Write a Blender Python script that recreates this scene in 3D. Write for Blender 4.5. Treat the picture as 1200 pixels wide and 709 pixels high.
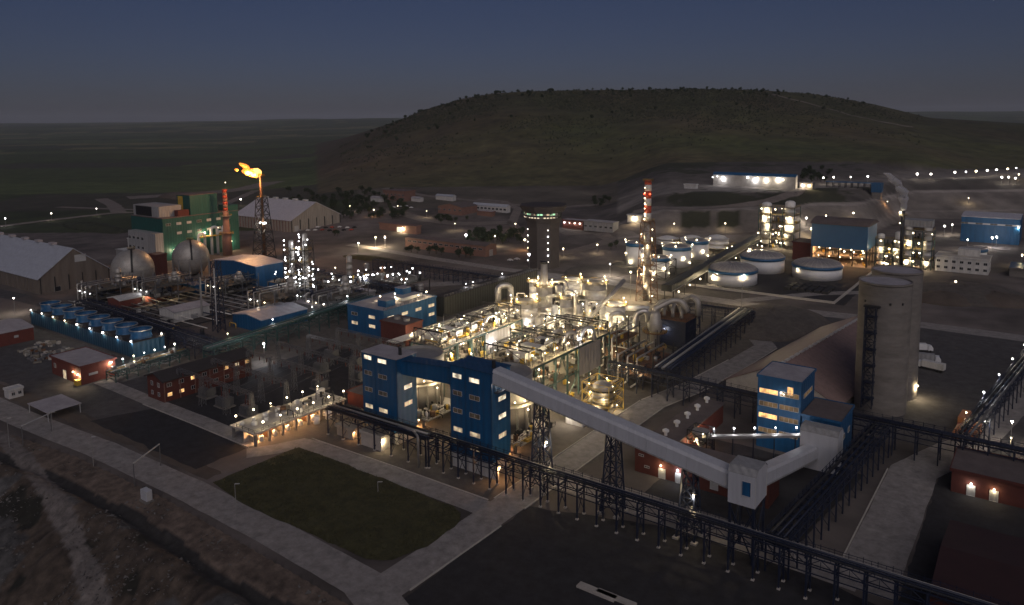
import bpy, math, random
from mathutils import Vector, noise
random.seed(7)
R = math.radians
for o in list(bpy.data.objects): bpy.data.objects.remove(o)
scene = bpy.context.scene
col = scene.collection

# ------------------------------------------------------------------ camera, sky, sun, exposure
F_PX, CX, CY, CAM_H = 890., 600., 245., 100.
AZ = R(36); PITCH = math.atan((245-141)/890.); ROLL = R(-0.55)
fw = Vector((-math.sin(AZ)*math.cos(PITCH), math.cos(AZ)*math.cos(PITCH), -math.sin(PITCH)))
r0 = Vector((math.cos(AZ), math.sin(AZ), 0)); u0 = r0.cross(fw)
rt = r0*math.cos(ROLL)+u0*math.sin(ROLL); up = u0*math.cos(ROLL)-r0*math.sin(ROLL)
cam = bpy.data.cameras.new('camera'); camo = bpy.data.objects.new('camera', cam); col.objects.link(camo)
from mathutils import Matrix
camo.matrix_world = Matrix(((rt.x, up.x, -fw.x, 0), (rt.y, up.y, -fw.y, 0), (rt.z, up.z, -fw.z, CAM_H), (0, 0, 0, 1)))
cam.sensor_width = 36.; cam.lens = 36.*F_PX/1200.; cam.shift_y = (CY-354.5)/1200.
cam.clip_start = 1.; cam.clip_end = 60000.
scene.camera = camo

SUN_EL, SUN_AZ = 24., 136.      # the bright side of the dusk sky lies behind the camera to the right
world = bpy.data.worlds.new('World'); scene.world = world; world.use_nodes = True
wn = world.node_tree; bg = wn.nodes['Background']
sky = wn.nodes.new('ShaderNodeTexSky'); sky.sky_type = 'NISHITA'; sky.sun_disc = False
sky.sun_elevation = R(SUN_EL); sky.sun_rotation = R(SUN_AZ); sky.altitude = 1000
sky.air_density = 1.0; sky.dust_density = 2.3; sky.ozone_density = 3.3
wb = wn.nodes.new('ShaderNodeMix'); wb.data_type = 'RGBA'; wb.blend_type = 'MULTIPLY'; wb.inputs[0].default_value = 1.; wb.inputs[7].default_value = (1.14, 1.02, 1.40, 1)   # the camera's cool white balance
wn.links.new(sky.outputs[0], wb.inputs[6]); wn.links.new(wb.outputs[2], bg.inputs[0]); bg.inputs[1].default_value = 0.0098
sl = bpy.data.lights.new('sun', 'SUN'); sl.energy = 0.78; sl.angle = R(60); sl.color = (1, .9, .88)
so = bpy.data.objects.new('sun', sl); col.objects.link(so)
sa = R(SUN_AZ); sd = Vector((math.sin(sa)*math.cos(R(SUN_EL+14)), math.cos(sa)*math.cos(R(SUN_EL+14)), math.sin(R(SUN_EL+14))))
so.rotation_euler = sd.to_track_quat('Z', 'Y').to_euler(); so.location = sd*300
vs = scene.view_settings; vs.view_transform = 'Standard'; vs.look = 'None'; vs.gamma = 1.0; vs.exposure = 0.0; vs.use_curve_mapping = False
cy = scene.cycles
cy.use_denoising = True; cy.use_adaptive_sampling = True; cy.adaptive_threshold = .03; cy.max_bounces = 4; cy.diffuse_bounces = 2; cy.glossy_bounces = 2; cy.transmission_bounces = 3; cy.volume_bounces = 1
cy.sample_clamp_indirect = 3.0; cy.use_light_tree = True; cy.caustics_reflective = False; cy.caustics_refractive = False

# ------------------------------------------------------------------ measuring: photo row/column -> point of the place
def ray(px, py): return fw+rt*((px-CX)/F_PX)-up*((py-CY)/F_PX)
def G(px, py, z=0.):
    d = ray(px, py); t = (z-CAM_H)/d.z; return (d.x*t, d.y*t)
def proj(x, y, z):
    q = Vector((x, y, z-CAM_H)); w = q.dot(fw); return CX+F_PX*q.dot(rt)/w, CY-F_PX*q.dot(up)/w
def zat(x, y, py):
    lo, hi = -200., 400.
    for _ in range(40):
        m = (lo+hi)/2
        if proj(x, y, m)[1] > py: lo = m
        else: hi = m
    return lo
def depth(x, y): return -x*math.sin(AZ)+y*math.cos(AZ)
def GT(px, py, dz=0.):                # where the sight line meets the terrain (+dz)
    d = ray(px, py); d = d/depth(d.x, d.y); t = 120.
    while t < 9000:
        if CAM_H+d.z*t <= terr(d.x*t, d.y*t)+dz: break
        t += 4. if t < 1500 else 20.
    return d.x*t, d.y*t, terr(d.x*t, d.y*t)
def sstep(a, b, x):
    t = min(1., max(0., (x-a)/(b-a))); return t*t*(3-2*t)
def pl(x, pts):
    if x <= pts[0][0]: return pts[0][1]
    for (a, p), (b, q) in zip(pts, pts[1:]):
        if x <= b: return p+(q-p)*(x-a)/(b-a)
    return pts[-1][1]

# ------------------------------------------------------------------ materials
M = {}
def mat(name, c, rough=.7, var=.15, scale=.25, metal=0., bump=0., bscale=2., emit=None, streak=0.):
    m = bpy.data.materials.new(name); m.use_nodes = True; nt = m.node_tree; b = nt.nodes['Principled BSDF']
    b.inputs['Roughness'].default_value = rough; b.inputs['Metallic'].default_value = metal
    N = nt.nodes.new; L = nt.links.new
    if emit:
        b.inputs['Base Color'].default_value = (*c, 1)
        b.inputs['Emission Color'].default_value = (*emit[0], 1); b.inputs['Emission Strength'].default_value = emit[1]
        if name.startswith('win_'):      # rooms are lit unevenly behind the panes
            g = N('ShaderNodeNewGeometry'); n1 = N('ShaderNodeTexNoise'); n1.inputs['Scale'].default_value = .55; n1.inputs['Detail'].default_value = 3; L(g.outputs['Position'], n1.inputs['Vector'])
            rm = N('ShaderNodeMapRange'); rm.inputs[1].default_value = .34; rm.inputs[2].default_value = .66; rm.inputs[3].default_value = emit[1]*.25; rm.inputs[4].default_value = emit[1]*1.7; L(n1.outputs['Fac'], rm.inputs[0]); L(rm.outputs[0], b.inputs['Emission Strength'])
        try: m.cycles.emission_sampling = 'NONE' if len(emit) < 3 else emit[2]
        except Exception: pass
        M[name] = m; return m
    g = N('ShaderNodeNewGeometry')
    n1 = N('ShaderNodeTexNoise'); n1.inputs['Scale'].default_value = scale; n1.inputs['Detail'].default_value = 9; n1.inputs['Roughness'].default_value = .72
    src = g.outputs['Position']
    if streak:
        mp = N('ShaderNodeMapping'); mp.inputs['Scale'].default_value = (1, 1, streak); L(src, mp.inputs[0]); src = mp.outputs[0]
    L(src, n1.inputs['Vector'])
    rmp = N('ShaderNodeMapRange'); rmp.inputs[1].default_value = .3; rmp.inputs[2].default_value = .7
    rmp.inputs[3].default_value = 1-var; rmp.inputs[4].default_value = 1+var
    L(n1.outputs['Fac'], rmp.inputs[0])
    mx = N('ShaderNodeMix'); mx.data_type = 'RGBA'; mx.blend_type = 'MULTIPLY'; mx.inputs[0].default_value = 1.
    mx.inputs[6].default_value = (*c, 1); L(rmp.outputs[0], mx.inputs[7]); L(mx.outputs[2], b.inputs['Base Color'])
    if bump:
        n2 = N('ShaderNodeTexNoise'); n2.inputs['Scale'].default_value = bscale; n2.inputs['Detail'].default_value = 4
        L(g.outputs['Position'], n2.inputs['Vector'])
        bp = N('ShaderNodeBump'); bp.inputs['Strength'].default_value = bump; L(n2.outputs['Fac'], bp.inputs['Height']); L(bp.outputs[0], b.inputs['Normal'])
    M[name] = m; return m
def ribbed(name, c, axis=(1, 1, 0), freq=3., rough=.5, var=.22, strength=.5):
    m = mat(name, c, rough, var, .6, streak=.12); nt = m.node_tree; b = nt.nodes['Principled BSDF']; N = nt.nodes.new; L = nt.links.new
    g = N('ShaderNodeNewGeometry'); dp = N('ShaderNodeVectorMath'); dp.operation = 'DOT_PRODUCT'; dp.inputs[1].default_value = axis
    L(g.outputs['Position'], dp.inputs[0])
    mu = N('ShaderNodeMath'); mu.operation = 'MULTIPLY'; mu.inputs[1].default_value = freq; L(dp.outputs['Value'], mu.inputs[0])
    sn = N('ShaderNodeMath'); sn.operation = 'SINE'; L(mu.outputs[0], sn.inputs[0])
    bp = N('ShaderNodeBump'); bp.inputs['Strength'].default_value = strength; bp.inputs['Distance'].default_value = .15
    L(sn.outputs[0], bp.inputs['Height']); L(bp.outputs[0], b.inputs['Normal']); return m
ribbed('blue_clad', (.008, .082, .2), strength=.25); ribbed('blue_roof', (.012, .06, .14))
ribbed('gallery_clad', (.48, .49, .52), (1, 1, 0), 6., strength=.06, var=.12); ribbed('white_clad', (.55, .54, .52), strength=.15); ribbed('grey_clad', (.3, .3, .3))
ribbed('green_clad', (.01, .075, .064), strength=.2); ribbed('lit_clad', (.32, .29, .25)); ribbed('shed_wall', (.165, .138, .115), (1, 1, 0), .9)
ribbed('shed_roof', (.40, .42, .47), (0, 1, 0), 1.5, .4); ribbed('hall_roof', (.52, .5, .53), (1, 0, 0), 1.5, .4)
ribbed('rust_roof', (.25, .172, .15), (.11, 1, 0), 2., strength=.2); ribbed('teal_clad', (.02, .075, .13), rough=.5); ribbed('dark_clad', (.035, .037, .033))
mat('roof_grey', (.36, .34, .36), .8, .25, .2); mat('roof_dark', (.04, .035, .035), .8, .2); mat('roof_brown', (.13, .105, .1), .85, .25, .2)
mat('brick', (.1, .027, .02), .85, .2, .5); mat('brick_pale', (.21, .115, .09), .85, .2, .3); mat('brick_wall_red', (.14, .036, .026), .85, .2, .4)
mat('concrete', (.175, .16, .145), .85, .3, .12, bump=.2, streak=3.); mat('concrete_pale', (.42, .39, .35), .85, .2, .2)
mat('steel_blue', (.012, .018, .04), .5, .2, .5); mat('steel_dark', (.02, .02, .022), .6, .2, .5); mat('steel_green', (.03, .07, .065), .6, .2)
mat('pipe_silver', (.5, .48, .45), .35, .12, .6, .7); mat('pipe_grey', (.3, .29, .28), .45, .15, .6, .3); mat('pipe_green', (.05, .11, .1), .5, .1)
mat('vessel', (.36, .34, .31), .45, .2, .4, .3); mat('vessel_white', (.7, .69, .67), .45, .08, .3); mat('tank_white', (.72, .72, .72), .4, .07, .15, streak=.2)
mat('tank_blue', (.02, .10, .22), .4, .1); mat('tank_roof', (.3, .285, .28), .6, .2, .2, .0); mat('deck', (.22, .195, .155), .8, .25, .6)
mat('grating', (.09, .08, .06), .7, .3, .8); mat('yellow_paint', (.5, .33, .05), .6, .2); mat('rust', (.16, .08, .04), .8, .3, .6)
mat('stripe_red', (.42, .06, .03), .6, .1); mat('stripe_white', (.55, .52, .48), .6, .1); mat('black', (.008, .008, .01), .6)
mat('glass_dark', (.02, .022, .025), .15, .1); mat('frame_white', (.45, .45, .45), .6, .1); mat('tower_dark', (.048, .04, .04), .8, .15, .2)
mat('trunk', (.06, .045, .03), .9); mat('leaf', (.03, .045, .02), .8, .5, .5); mat('scrub', (.032, .037, .02), .9, .4, .2)
mat('asphalt', (.024, .023, .026), .9, .5, .3, bump=.15); mat('asphalt_grey', (.07, .066, .068), .9, .45, .25); mat('road_concrete', (.25, .232, .222), .9, .38, .35, bump=.15)
mat('road_dirt', (.2, .17, .15), .95, .3, .1, bump=.3); mat('gravel', (.1, .087, .076), .95, .35, .3, bump=.4); mat('dirt', (.1, .079, .064), .95, .35, .08, bump=.4, bscale=.8)
mat('lawn', (.052, .05, .02), .95, .6, .3, bump=.5, bscale=3.); mat('grass_blade', (.058, .054, .022), .9, .4, .2); mat('rock', (.13, .122, .115), .9, .4, .3)
mat('paint_white', (.6, .6, .6), .7, .1); mat('car_white', (.7, .7, .7), .3, .05); mat('car_red', (.4, .05, .03), .35, .05); mat('orange_paint', (.5, .2, .08), .5, .15)
mat('galv', (.14, .14, .145), .5, .2, .5, .3); mat('maroon_roof', (.035, .014, .014), .7, .2); mat('win_brown', (.06, .045, .03), emit=((1., .6, .25), .10))
mat('rubber', (.015, .015, .015), .8)
LAMPC = dict(warm=(1., .78, .46), white=(1., .88, .72), cool=(.95, .95, 1.), orange=(1., .5, .2))
mat('lamp_warm', (.8, .8, .8), emit=((1., .82, .52), 9.)); mat('lamp_white', (.8, .8, .8), emit=((1., .93, .82), 10.)); mat('lamp_cool', (.8, .8, .8), emit=((.97, .97, 1.), 10.))
mat('lamp_red', (.8, .1, .1), emit=((1., .08, .03), 6.)); mat('win_lit', (.5, .4, .3), emit=((1., .76, .46), .5)); mat('win_bright', (.6, .5, .4), emit=((1., .85, .6), .95))
mat('win_orange', (.5, .3, .1), emit=((1., .55, .2), 1.2)); mat('win_dim', (.05, .045, .04), emit=((1., .7, .45), .022)); mat('win_green', (.2, .4, .25), emit=((.5, 1., .6), .7))
mat('flame', (1, .5, .1), emit=((1., .26, .03), 1.9, 'AUTO')); mat('flame_core', (1, .8, .4), emit=((1., .46, .1), 3.2, 'AUTO'))

# ------------------------------------------------------------------ mesh collecting
class MB:
    def __init__(s): s.v = []; s.f = []
    def box(s, x0, x1, y0, y1, z0, z1):
        i = len(s.v); s.v += [(x0, y0, z0), (x1, y0, z0), (x1, y1, z0), (x0, y1, z0), (x0, y0, z1), (x1, y0, z1), (x1, y1, z1), (x0, y1, z1)]
        s.f += [(i+3, i+2, i+1, i), (i+4, i+5, i+6, i+7), (i, i+1, i+5, i+4), (i+1, i+2, i+6, i+5), (i+2, i+3, i+7, i+6), (i+3, i, i+4, i+7)]; return s
    def bar(s, p, q, w, h=None):
        p = Vector(p); q = Vector(q); d = q-p
        if d.length < 1e-6: return s
        d.normalize(); a = d.cross(Vector((0, 0, 1)))
        if a.length < .05: a = Vector((1, 0, 0))
        a.normalize(); b = a.cross(d); h = h or w; a = a*w/2; b = b*h/2; i = len(s.v)
        for e in (p, q): s.v += [tuple(e-a-b), tuple(e+a-b), tuple(e+a+b), tuple(e-a+b)]
        s.f += [(i, i+1, i+2, i+3), (i+7, i+6, i+5, i+4)]+[(i+(k+1) % 4, i+k, i+4+k, i+4+(k+1) % 4) for k in range(4)]; return s
    def rings(s, rs, n, cap=True):
        i = len(s.v)
        for r in rs: s.v += r
        for k in range(len(rs)-1):
            for j in range(n): s.f.append((i+k*n+j, i+k*n+(j+1) % n, i+(k+1)*n+(j+1) % n, i+(k+1)*n+j))
        if cap:
            s.f.append(tuple(i+j for j in range(n))[::-1]); e = i+(len(rs)-1)*n; s.f.append(tuple(e+j for j in range(n)))
        return s
    def lathe(s, cx, cy, prof, n=20, cap=True, a0=0.):
        return s.rings([[(cx+r*math.cos(a0+2*math.pi*j/n), cy+r*math.sin(a0+2*math.pi*j/n), z) for j in range(n)] for r, z in prof], n, cap)
    def cyl(s, cx, cy, z0, z1, r0, r1=None, n=16): return s.lathe(cx, cy, [(r0, z0), (r1 if r1 is not None else r0, z1)], n)
    def tube(s, pts, r, n=8):
        P = [Vector(p) for p in pts]; rs = []; pa = None
        for k, p in enumerate(P):
            d = ((P[k]-P[k-1]).normalized() if k else Vector())+((P[k+1]-P[k]).normalized() if k < len(P)-1 else Vector())
            d.normalize(); a = (pa-d*pa.dot(d)) if pa else d.cross(Vector((.31, .17, .93)))
            a.normalize(); pa = a; b = d.cross(a); rr = r[k] if isinstance(r, (list, tuple)) else r
            rs.append([tuple(p+a*rr*math.cos(2*math.pi*j/n)+b*rr*math.sin(2*math.pi*j/n)) for j in range(n)])
        return s.rings(rs, n)
    def prism(s, poly, z0, z1):
        i = len(s.v); n = len(poly); s.v += [(x, y, z0) for x, y in poly]+[(x, y, z1) for x, y in poly]
        s.f += [tuple(i+j for j in range(n))[::-1], tuple(i+n+j for j in range(n))]+[(i+j, i+(j+1) % n, i+n+(j+1) % n, i+n+j) for j in range(n)]; return s
    def face(s, pts): i = len(s.v); s.v += [tuple(p) for p in pts]; s.f.append(tuple(range(i, i+len(pts)))); return s
    def mesh(s, name, m, off=(0, 0, 0), smooth=False):
        me = bpy.data.meshes.new(name); me.from_pydata([(a-off[0], b-off[1], c-off[2]) for a, b, c in s.v], [], s.f)
        me.materials.append(M[m] if isinstance(m, str) else m)
        if smooth:
            me.polygons.foreach_set('use_smooth', [len(p) <= 4 for p in s.f])
        me.update(); return me
    def build(s, name, m, parent=None, smooth=False):
        o = bpy.data.objects.new(name, s.mesh(name, m, ORG.get(parent, (0, 0, 0)), smooth)); col.objects.link(o)
        if parent is not None: o.parent = parent; ORG[o] = ORG.get(parent, (0, 0, 0))
        return o
ORG = {}
def tag(o, label, cat, group=None, kind=None):
    o['label'] = label; o['category'] = cat
    if group: o['group'] = group
    if kind: o['kind'] = kind
    return o
def thing(name, label, cat, loc=(0, 0, 0), rz=0., group=None):
    o = bpy.data.objects.new(name, None); col.objects.link(o); o.location = loc; o.rotation_euler = (0, 0, rz); o.empty_display_size = 1.
    ORG[o] = tuple(loc) if rz == 0 else (0, 0, 0); return tag(o, label, cat, group)
def inst(name, me, parent, pos, rz=0., sc=None):
    o = bpy.data.objects.new(name, me); col.objects.link(o); og = ORG.get(parent, (0, 0, 0))
    o.location = (pos[0]-og[0], pos[1]-og[1], pos[2]-og[2]); o.rotation_euler = (0, 0, rz)
    if sc: o.scale = sc
    if parent is not None: o.parent = parent
    if not rz and not sc: ORG[o] = tuple(pos)
    return o
def structure(o): o['kind'] = 'structure'; return o
CACHE = {}
def cached(key, fn):
    if key not in CACHE: CACHE[key] = fn()
    return CACHE[key]
# ---- lamps: a glowing globe, and for most of them the light it throws
def globe(r, m):
    def f():
        b = MB(); pr = [(r*.35, -r*.9), (r*.85, -r*.5), (r, 0), (r*.85, r*.5), (r*.35, r*.9)]; b.lathe(0, 0, pr, 8); return b.mesh('lamp', m)
    return cached(('globe', r, m), f)
LAMP_GAIN = 5.
def light(parent, pos, e, c='warm', size=.25):
    def f():
        l = bpy.data.lights.new('lamp_light', 'POINT'); l.energy = e*LAMP_GAIN; l.color = LAMPC[c]; l.shadow_soft_size = size; return l
    o = bpy.data.objects.new('lamp_light', cached(('light', e, c, size), f)); col.objects.link(o); og = ORG.get(parent, (0, 0, 0))
    o.location = (pos[0]-og[0], pos[1]-og[1], pos[2]-og[2]); o.parent = parent; return o
NL = [0]
def lamp(parent, pos, e=0, r=.35, c='warm'):
    if c == 'white': c = random.choice(('white', 'white', 'warm', 'cool'))
    o = inst('lamp', globe(r, 'lamp_'+('warm' if c == 'orange' else c)), parent, pos, 0, (random.uniform(.65, 1.2),)*3)
    if e: light(parent, (pos[0], pos[1], pos[2]-r-.45), e, c); NL[0] += 1
    return o

# ------------------------------------------------------------------ terrain
RIDGE = [(300, 235), (330, 207), (365, 190), (400, 172), (430, 158), (450, 149), (500, 129), (545, 116), (580, 110), (620, 107.5), (700, 106), (850, 105), (900, 107), (945, 110), (980, 115), (1020, 122), (1050, 129), (1090, 139), (1130, 142), (1200, 148), (1300, 165), (1500, 230)]
TERR_R = [(600, 0), (606, .5), (622, 4.8), (630, 5), (664, 20), (680, 20.6), (716, 30), (800, 31), (850, 37), (960, 45)]
def bank_e(x, y): return pl(x, [(-420, 70), (-282, 94.), (-236, 99.5), (-190, 101), (-112, 98.5), (-60, 80)])-y
def bank_z(x, y, e):
    z = -.5*sstep(0, 4, e)-12.5*sstep(9, 50, e)-1.6*math.exp(-((e-9.5)/2.2)**2)+1.1*math.exp(-((e-15)/4.)**2)
    return z+sstep(1, 12, e)*(noise.noise((x*.07, y*.07, 0.))*2.3+noise.noise((x*.25, y*.25, 5.))*.8)*(.25+.75*sstep(10, 16, e))
def terr_info(x, y):
    v = depth(x, y); u = x*math.cos(AZ)+y*math.sin(AZ); d = math.hypot(x, y)
    if v < 30 or v < .25*d: return 0., 'plain', (0, 0), v
    c = 600+890*u/v; z = 0.; zone = 'plant'
    if v > 560:
        n = noise.noise((x*.006, y*.006, 3.))
        w1 = sstep(250, 470, c)*(1-sstep(680, 780, c)); w2 = sstep(690, 790, c)
        vv = v-(110*sstep(1000, 1080, c))-25*sstep(930, 960, c)+n*4
        z = w1*pl(v, [(640, 0), (960, 17)])+w2*pl(vv, TERR_R)
        z0 = w1*17+w2*45*(1-.55*sstep(1050, 1180, c))
        if w2 > .3 and 600 < vv < 960: zone = 'quarry'
        if v > 960:
            hz = 141-(c-600)*.0096; zr = max(z0-25*(1-w1-w2)*0, 100+(hz-pl(c, RIDGE))/890*1750)
            t = min(1., (v-960)/790.); p = t*(.75+.25*t)
            z = z0+max(0., zr-z0)*p if v < 1750 else z0+max(0., zr-z0)*(1-sstep(2300, 4200, v))
            if zr > z0+4: z += (noise.noise((x*.004, y*.004, 1.))*10-7*abs(noise.noise((x*.009, y*.009, 2.)))+noise.noise((x*.03, y*.03, 5.))*2.)*math.sin(math.pi*min(1, max(0., t)))*min(1, (zr-z0)/50)
            zone = 'hill' if zr > z0+4 and v < 3200 else 'plain'
        if v > 2200:
            z += (noise.noise((x*.0009, y*.0009, 7.))*10)*sstep(2200, 4000, v)
            z += sstep(4500, 10500, v)*(118+60*noise.noise((x*.00032, y*.00032, 9.))+18*noise.noise((x*.0011, y*.0011, 4.)))
        if zone == 'plant' and (v > 800 or (c < 330 and v > 700)): zone = 'plain' if c < 420 else 'foot'
    # embankment in front of the perimeter road
    e = bank_e(x, y)
    if e > 0: z = bank_z(x, y, e); zone = 'bank'
    return z, zone, (vv, c) if v > 560 else (0, c), v
def terr(x, y): return terr_info(x, y)[0]
TRACK = [(0, 540), (30, 565), (62, 612), (90, 660), (112, 709), (120, 740)]
def track_d(x, y):
    best = 99.
    for (a, c), (e, f) in zip(TRACKW, TRACKW[1:]):
        l = (e-a)**2+(f-c)**2; t = min(1., max(0., ((x-a)*(e-a)+(y-c)*(f-c))/l)); best = min(best, math.hypot(x-a-t*(e-a), y-c-t*(f-c)))
    return best
TRACKW = [G(px, py, -9.) for px, py in TRACK]
def build_terrain():
    azs = [R(-66+.26*i) for i in range(508)]+[R(66+6.2*i) for i in range(1, 37)]
    n = len(azs); rs = [34.]
    while rs[-1] < 26000: rs.append(rs[-1]+3.5 if 590 < rs[-1] < 1000 else rs[-1]+9 if 1000 <= rs[-1] < 1850 else rs[-1]*(1.0165 if rs[-1] < 2600 else 1.04))
    vs_, cols = [(0, 0, -13.)], [(.1, .08, .06, 1)]
    base = math.pi/2+AZ
    for r in rs:
        for a in azs:
            x = r*math.cos(base-a); y = r*math.sin(base-a)
            z, zone, (vv, c_), v = terr_info(x, y)
            n1 = noise.noise((x*.02, y*.02, 0.)); n2 = noise.noise((x*.005, y*.005, 4.)); n3 = noise.noise((x*.09, y*.09, 8.))
            if zone == 'plant': k = max(.35, 1+.7*n1+.5*n2+.4*n3); c = (.115*k, .098*k, .09*k)
            elif zone == 'quarry':
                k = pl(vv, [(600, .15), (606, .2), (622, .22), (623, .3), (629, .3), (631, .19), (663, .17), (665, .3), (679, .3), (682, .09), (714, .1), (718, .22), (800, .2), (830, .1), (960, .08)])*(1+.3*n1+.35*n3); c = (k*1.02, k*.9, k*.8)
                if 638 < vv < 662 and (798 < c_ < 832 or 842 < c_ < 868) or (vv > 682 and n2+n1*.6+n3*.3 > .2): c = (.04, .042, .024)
            elif zone == 'bank':
                k = .045+.03*n3+.02*n1; tr = track_d(x, y); c = (k*1.0, k*.88, k*.78)
                if n1 > .05: c = (k*1.0, k*.75, k*.58)
                if n2*.8+n3*.5+n1*.4 > .12: c = (.018, .018, .013)
                if tr < 2.6+n3: c = (.12, .105, .098)
            elif zone == 'hill':
                g = .5+.5*n2+.5*sstep(620, 380, c_); k = (1+.5*n3+.4*n1)*(1.15-.45*sstep(1150, 1650, v)); c = ((.06+.03*g)*k, (.076-.008*g)*k, (.024+.012*g)*k)
            elif zone == 'foot': k = 1+.5*n1; c = (.105*k, .09*k, .07*k)
            else:
                q = noise.cell(((x*.8+y*.6)*.0016+.3*n2, (y*.8-x*.6)*.0045, 2.)); k = .8+.4*q+.2*n1
                c = (.08*k, .104*k, .034*k) if q < .6 else ((.15*k, .135*k, .062*k) if q < .85 else (.045*k, .042*k, .027*k))
            if zone == 'bank' and bank_e(x, y) > 2.5 and -440 < x < -60 and bank_e(x, y) < 58: z -= 3.5
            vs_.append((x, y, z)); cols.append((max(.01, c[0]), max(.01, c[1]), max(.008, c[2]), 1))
    fs = [(0, 1+(j+1) % n, 1+j) for j in range(n)]
    for k in range(len(rs)-1):
        for j in range(n):
            a = 1+k*n+j; b = 1+k*n+(j+1) % n; fs.append((a, b, b+n, a+n))
    me = bpy.data.meshes.new('ground'); me.from_pydata(vs_, [], fs)
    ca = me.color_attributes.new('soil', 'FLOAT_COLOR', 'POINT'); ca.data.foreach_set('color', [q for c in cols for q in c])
    me.polygons.foreach_set('use_smooth', [True]*len(me.polygons))
    m = mat('ground_soil', (.1, .1, .1), .95, .4, .03, bump=.35, bscale=.35); nt = m.node_tree
    at = nt.nodes.new('ShaderNodeVertexColor'); at.layer_name = 'soil'
    mx = [q for q in nt.nodes if q.type == 'MIX'][0]; nt.links.new(at.outputs[0], mx.inputs[6])
    me.materials.append(m); me.update(); o = bpy.data.objects.new('ground', me); col.objects.link(o); structure(o)
build_terrain()
def build_bank():
    xs = [-432+.9*i for i in range(410)]; es = [-.6+.75*k for k in range(14)]+[9.9+1.0*k for k in range(50)]; vs_, cols, fs = [], [], []; n = len(xs)
    for e in es:
        for x in xs:
            y = pl(x, [(-420, 70), (-282, 94.), (-236, 99.5), (-190, 101), (-112, 98.5), (-60, 80)])-e; n1 = noise.noise((x*.03, y*.03, 0.)); n2 = noise.noise((x*.12, y*.12, 4.)); n3 = noise.noise((x*.45, y*.45, 8.)); ed = e+2.2*n1+1.2*n2
            z = bank_z(x, y, max(0., e))+(.02 if e > 0 else -.02)+sstep(1, 5, e)*n3*.28
            if ed < 7: k = 1+.4*n2+.5*n3; c = (.125*k, .095*k, .075*k)
            elif ed < 11: k = 1+.5*n3; c = (.03*k, .028*k, .027*k)
            else:
                k = (1+.6*n2+.7*n3)*.85; c = (.085*k, .065*k, .05*k) if n1+n2*.7 < .15 else (.075*k, .072*k, .07*k)
                if n1*.8-n2*.7 > .2: c = (.02, .019, .014)
            if track_d(x, y) < 2.4+.8*n2: k = 1+.3*n3; c = (.15*k, .132*k, .122*k)
            vs_.append((x, y, z)); cols += [max(.008, c[0]), max(.008, c[1]), max(.007, c[2]), 1]
    for k in range(len(es)-1):
        for j in range(n-1): a = k*n+j; fs.append((a, a+n, a+n+1, a+1))
    me = bpy.data.meshes.new('embankment'); me.from_pydata(vs_, [], fs); ca = me.color_attributes.new('soil', 'FLOAT_COLOR', 'POINT'); ca.data.foreach_set('color', cols)
    me.polygons.foreach_set('use_smooth', [True]*len(me.polygons)); m = mat('bank_soil', (.1, .1, .1), .95, .5, .5, bump=.5, bscale=1.5); nt = m.node_tree; at = nt.nodes.new('ShaderNodeVertexColor'); at.layer_name = 'soil'
    nt.links.new(at.outputs[0], [q for q in nt.nodes if q.type == 'MIX'][0].inputs[6]); me.materials.append(m); me.update(); o = bpy.data.objects.new('embankment', me); col.objects.link(o); structure(o)
build_bank()
# ------------------------------------------------------------------ builders
def winmesh(w, h, pm, bars=1):
    def f():
        b = MB(); t = .09
        b.box(-w/2, w/2, -.05, .0, -h/2, h/2); k = len(b.f)
        b.box(-w/2-t, w/2+t, -.13, 0, h/2, h/2+t); b.box(-w/2-t, w/2+t, -.16, 0, -h/2-t, -h/2); b.box(-w/2-t, -w/2, -.13, 0, -h/2, h/2); b.box(w/2, w/2+t, -.13, 0, -h/2, h/2)
        for i in range(bars): x = -w/2+w*(i+1)/(bars+1); b.box(x-t/2, x+t/2, -.11, 0, -h/2, h/2)
        me = b.mesh('window', pm); me.materials.append(M['frame_white'])
        me.polygons.foreach_set('material_index', [0]*k+[1]*(len(b.f)-k)); return me
    return cached(('win', w, h, pm, bars), f)
def window(parent, face, a, c, z, w, h, pm, name='window', bars=1):
    # face 'S': a = x, c = wall y ; face 'E': a = y, c = wall x
    me = winmesh(w, h, pm, bars)
    return inst(name, me, parent, (a, c-.01, z) if face == 'S' else (c+.01, a, z), 0 if face == 'S' else math.pi/2)
def bx(near, left, right, h):          # ground rectangle from three roof corners at height h
    x1, y0 = G(*near, h); return G(*left, h)[0], x1, y0, G(*right, h)[1]
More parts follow.
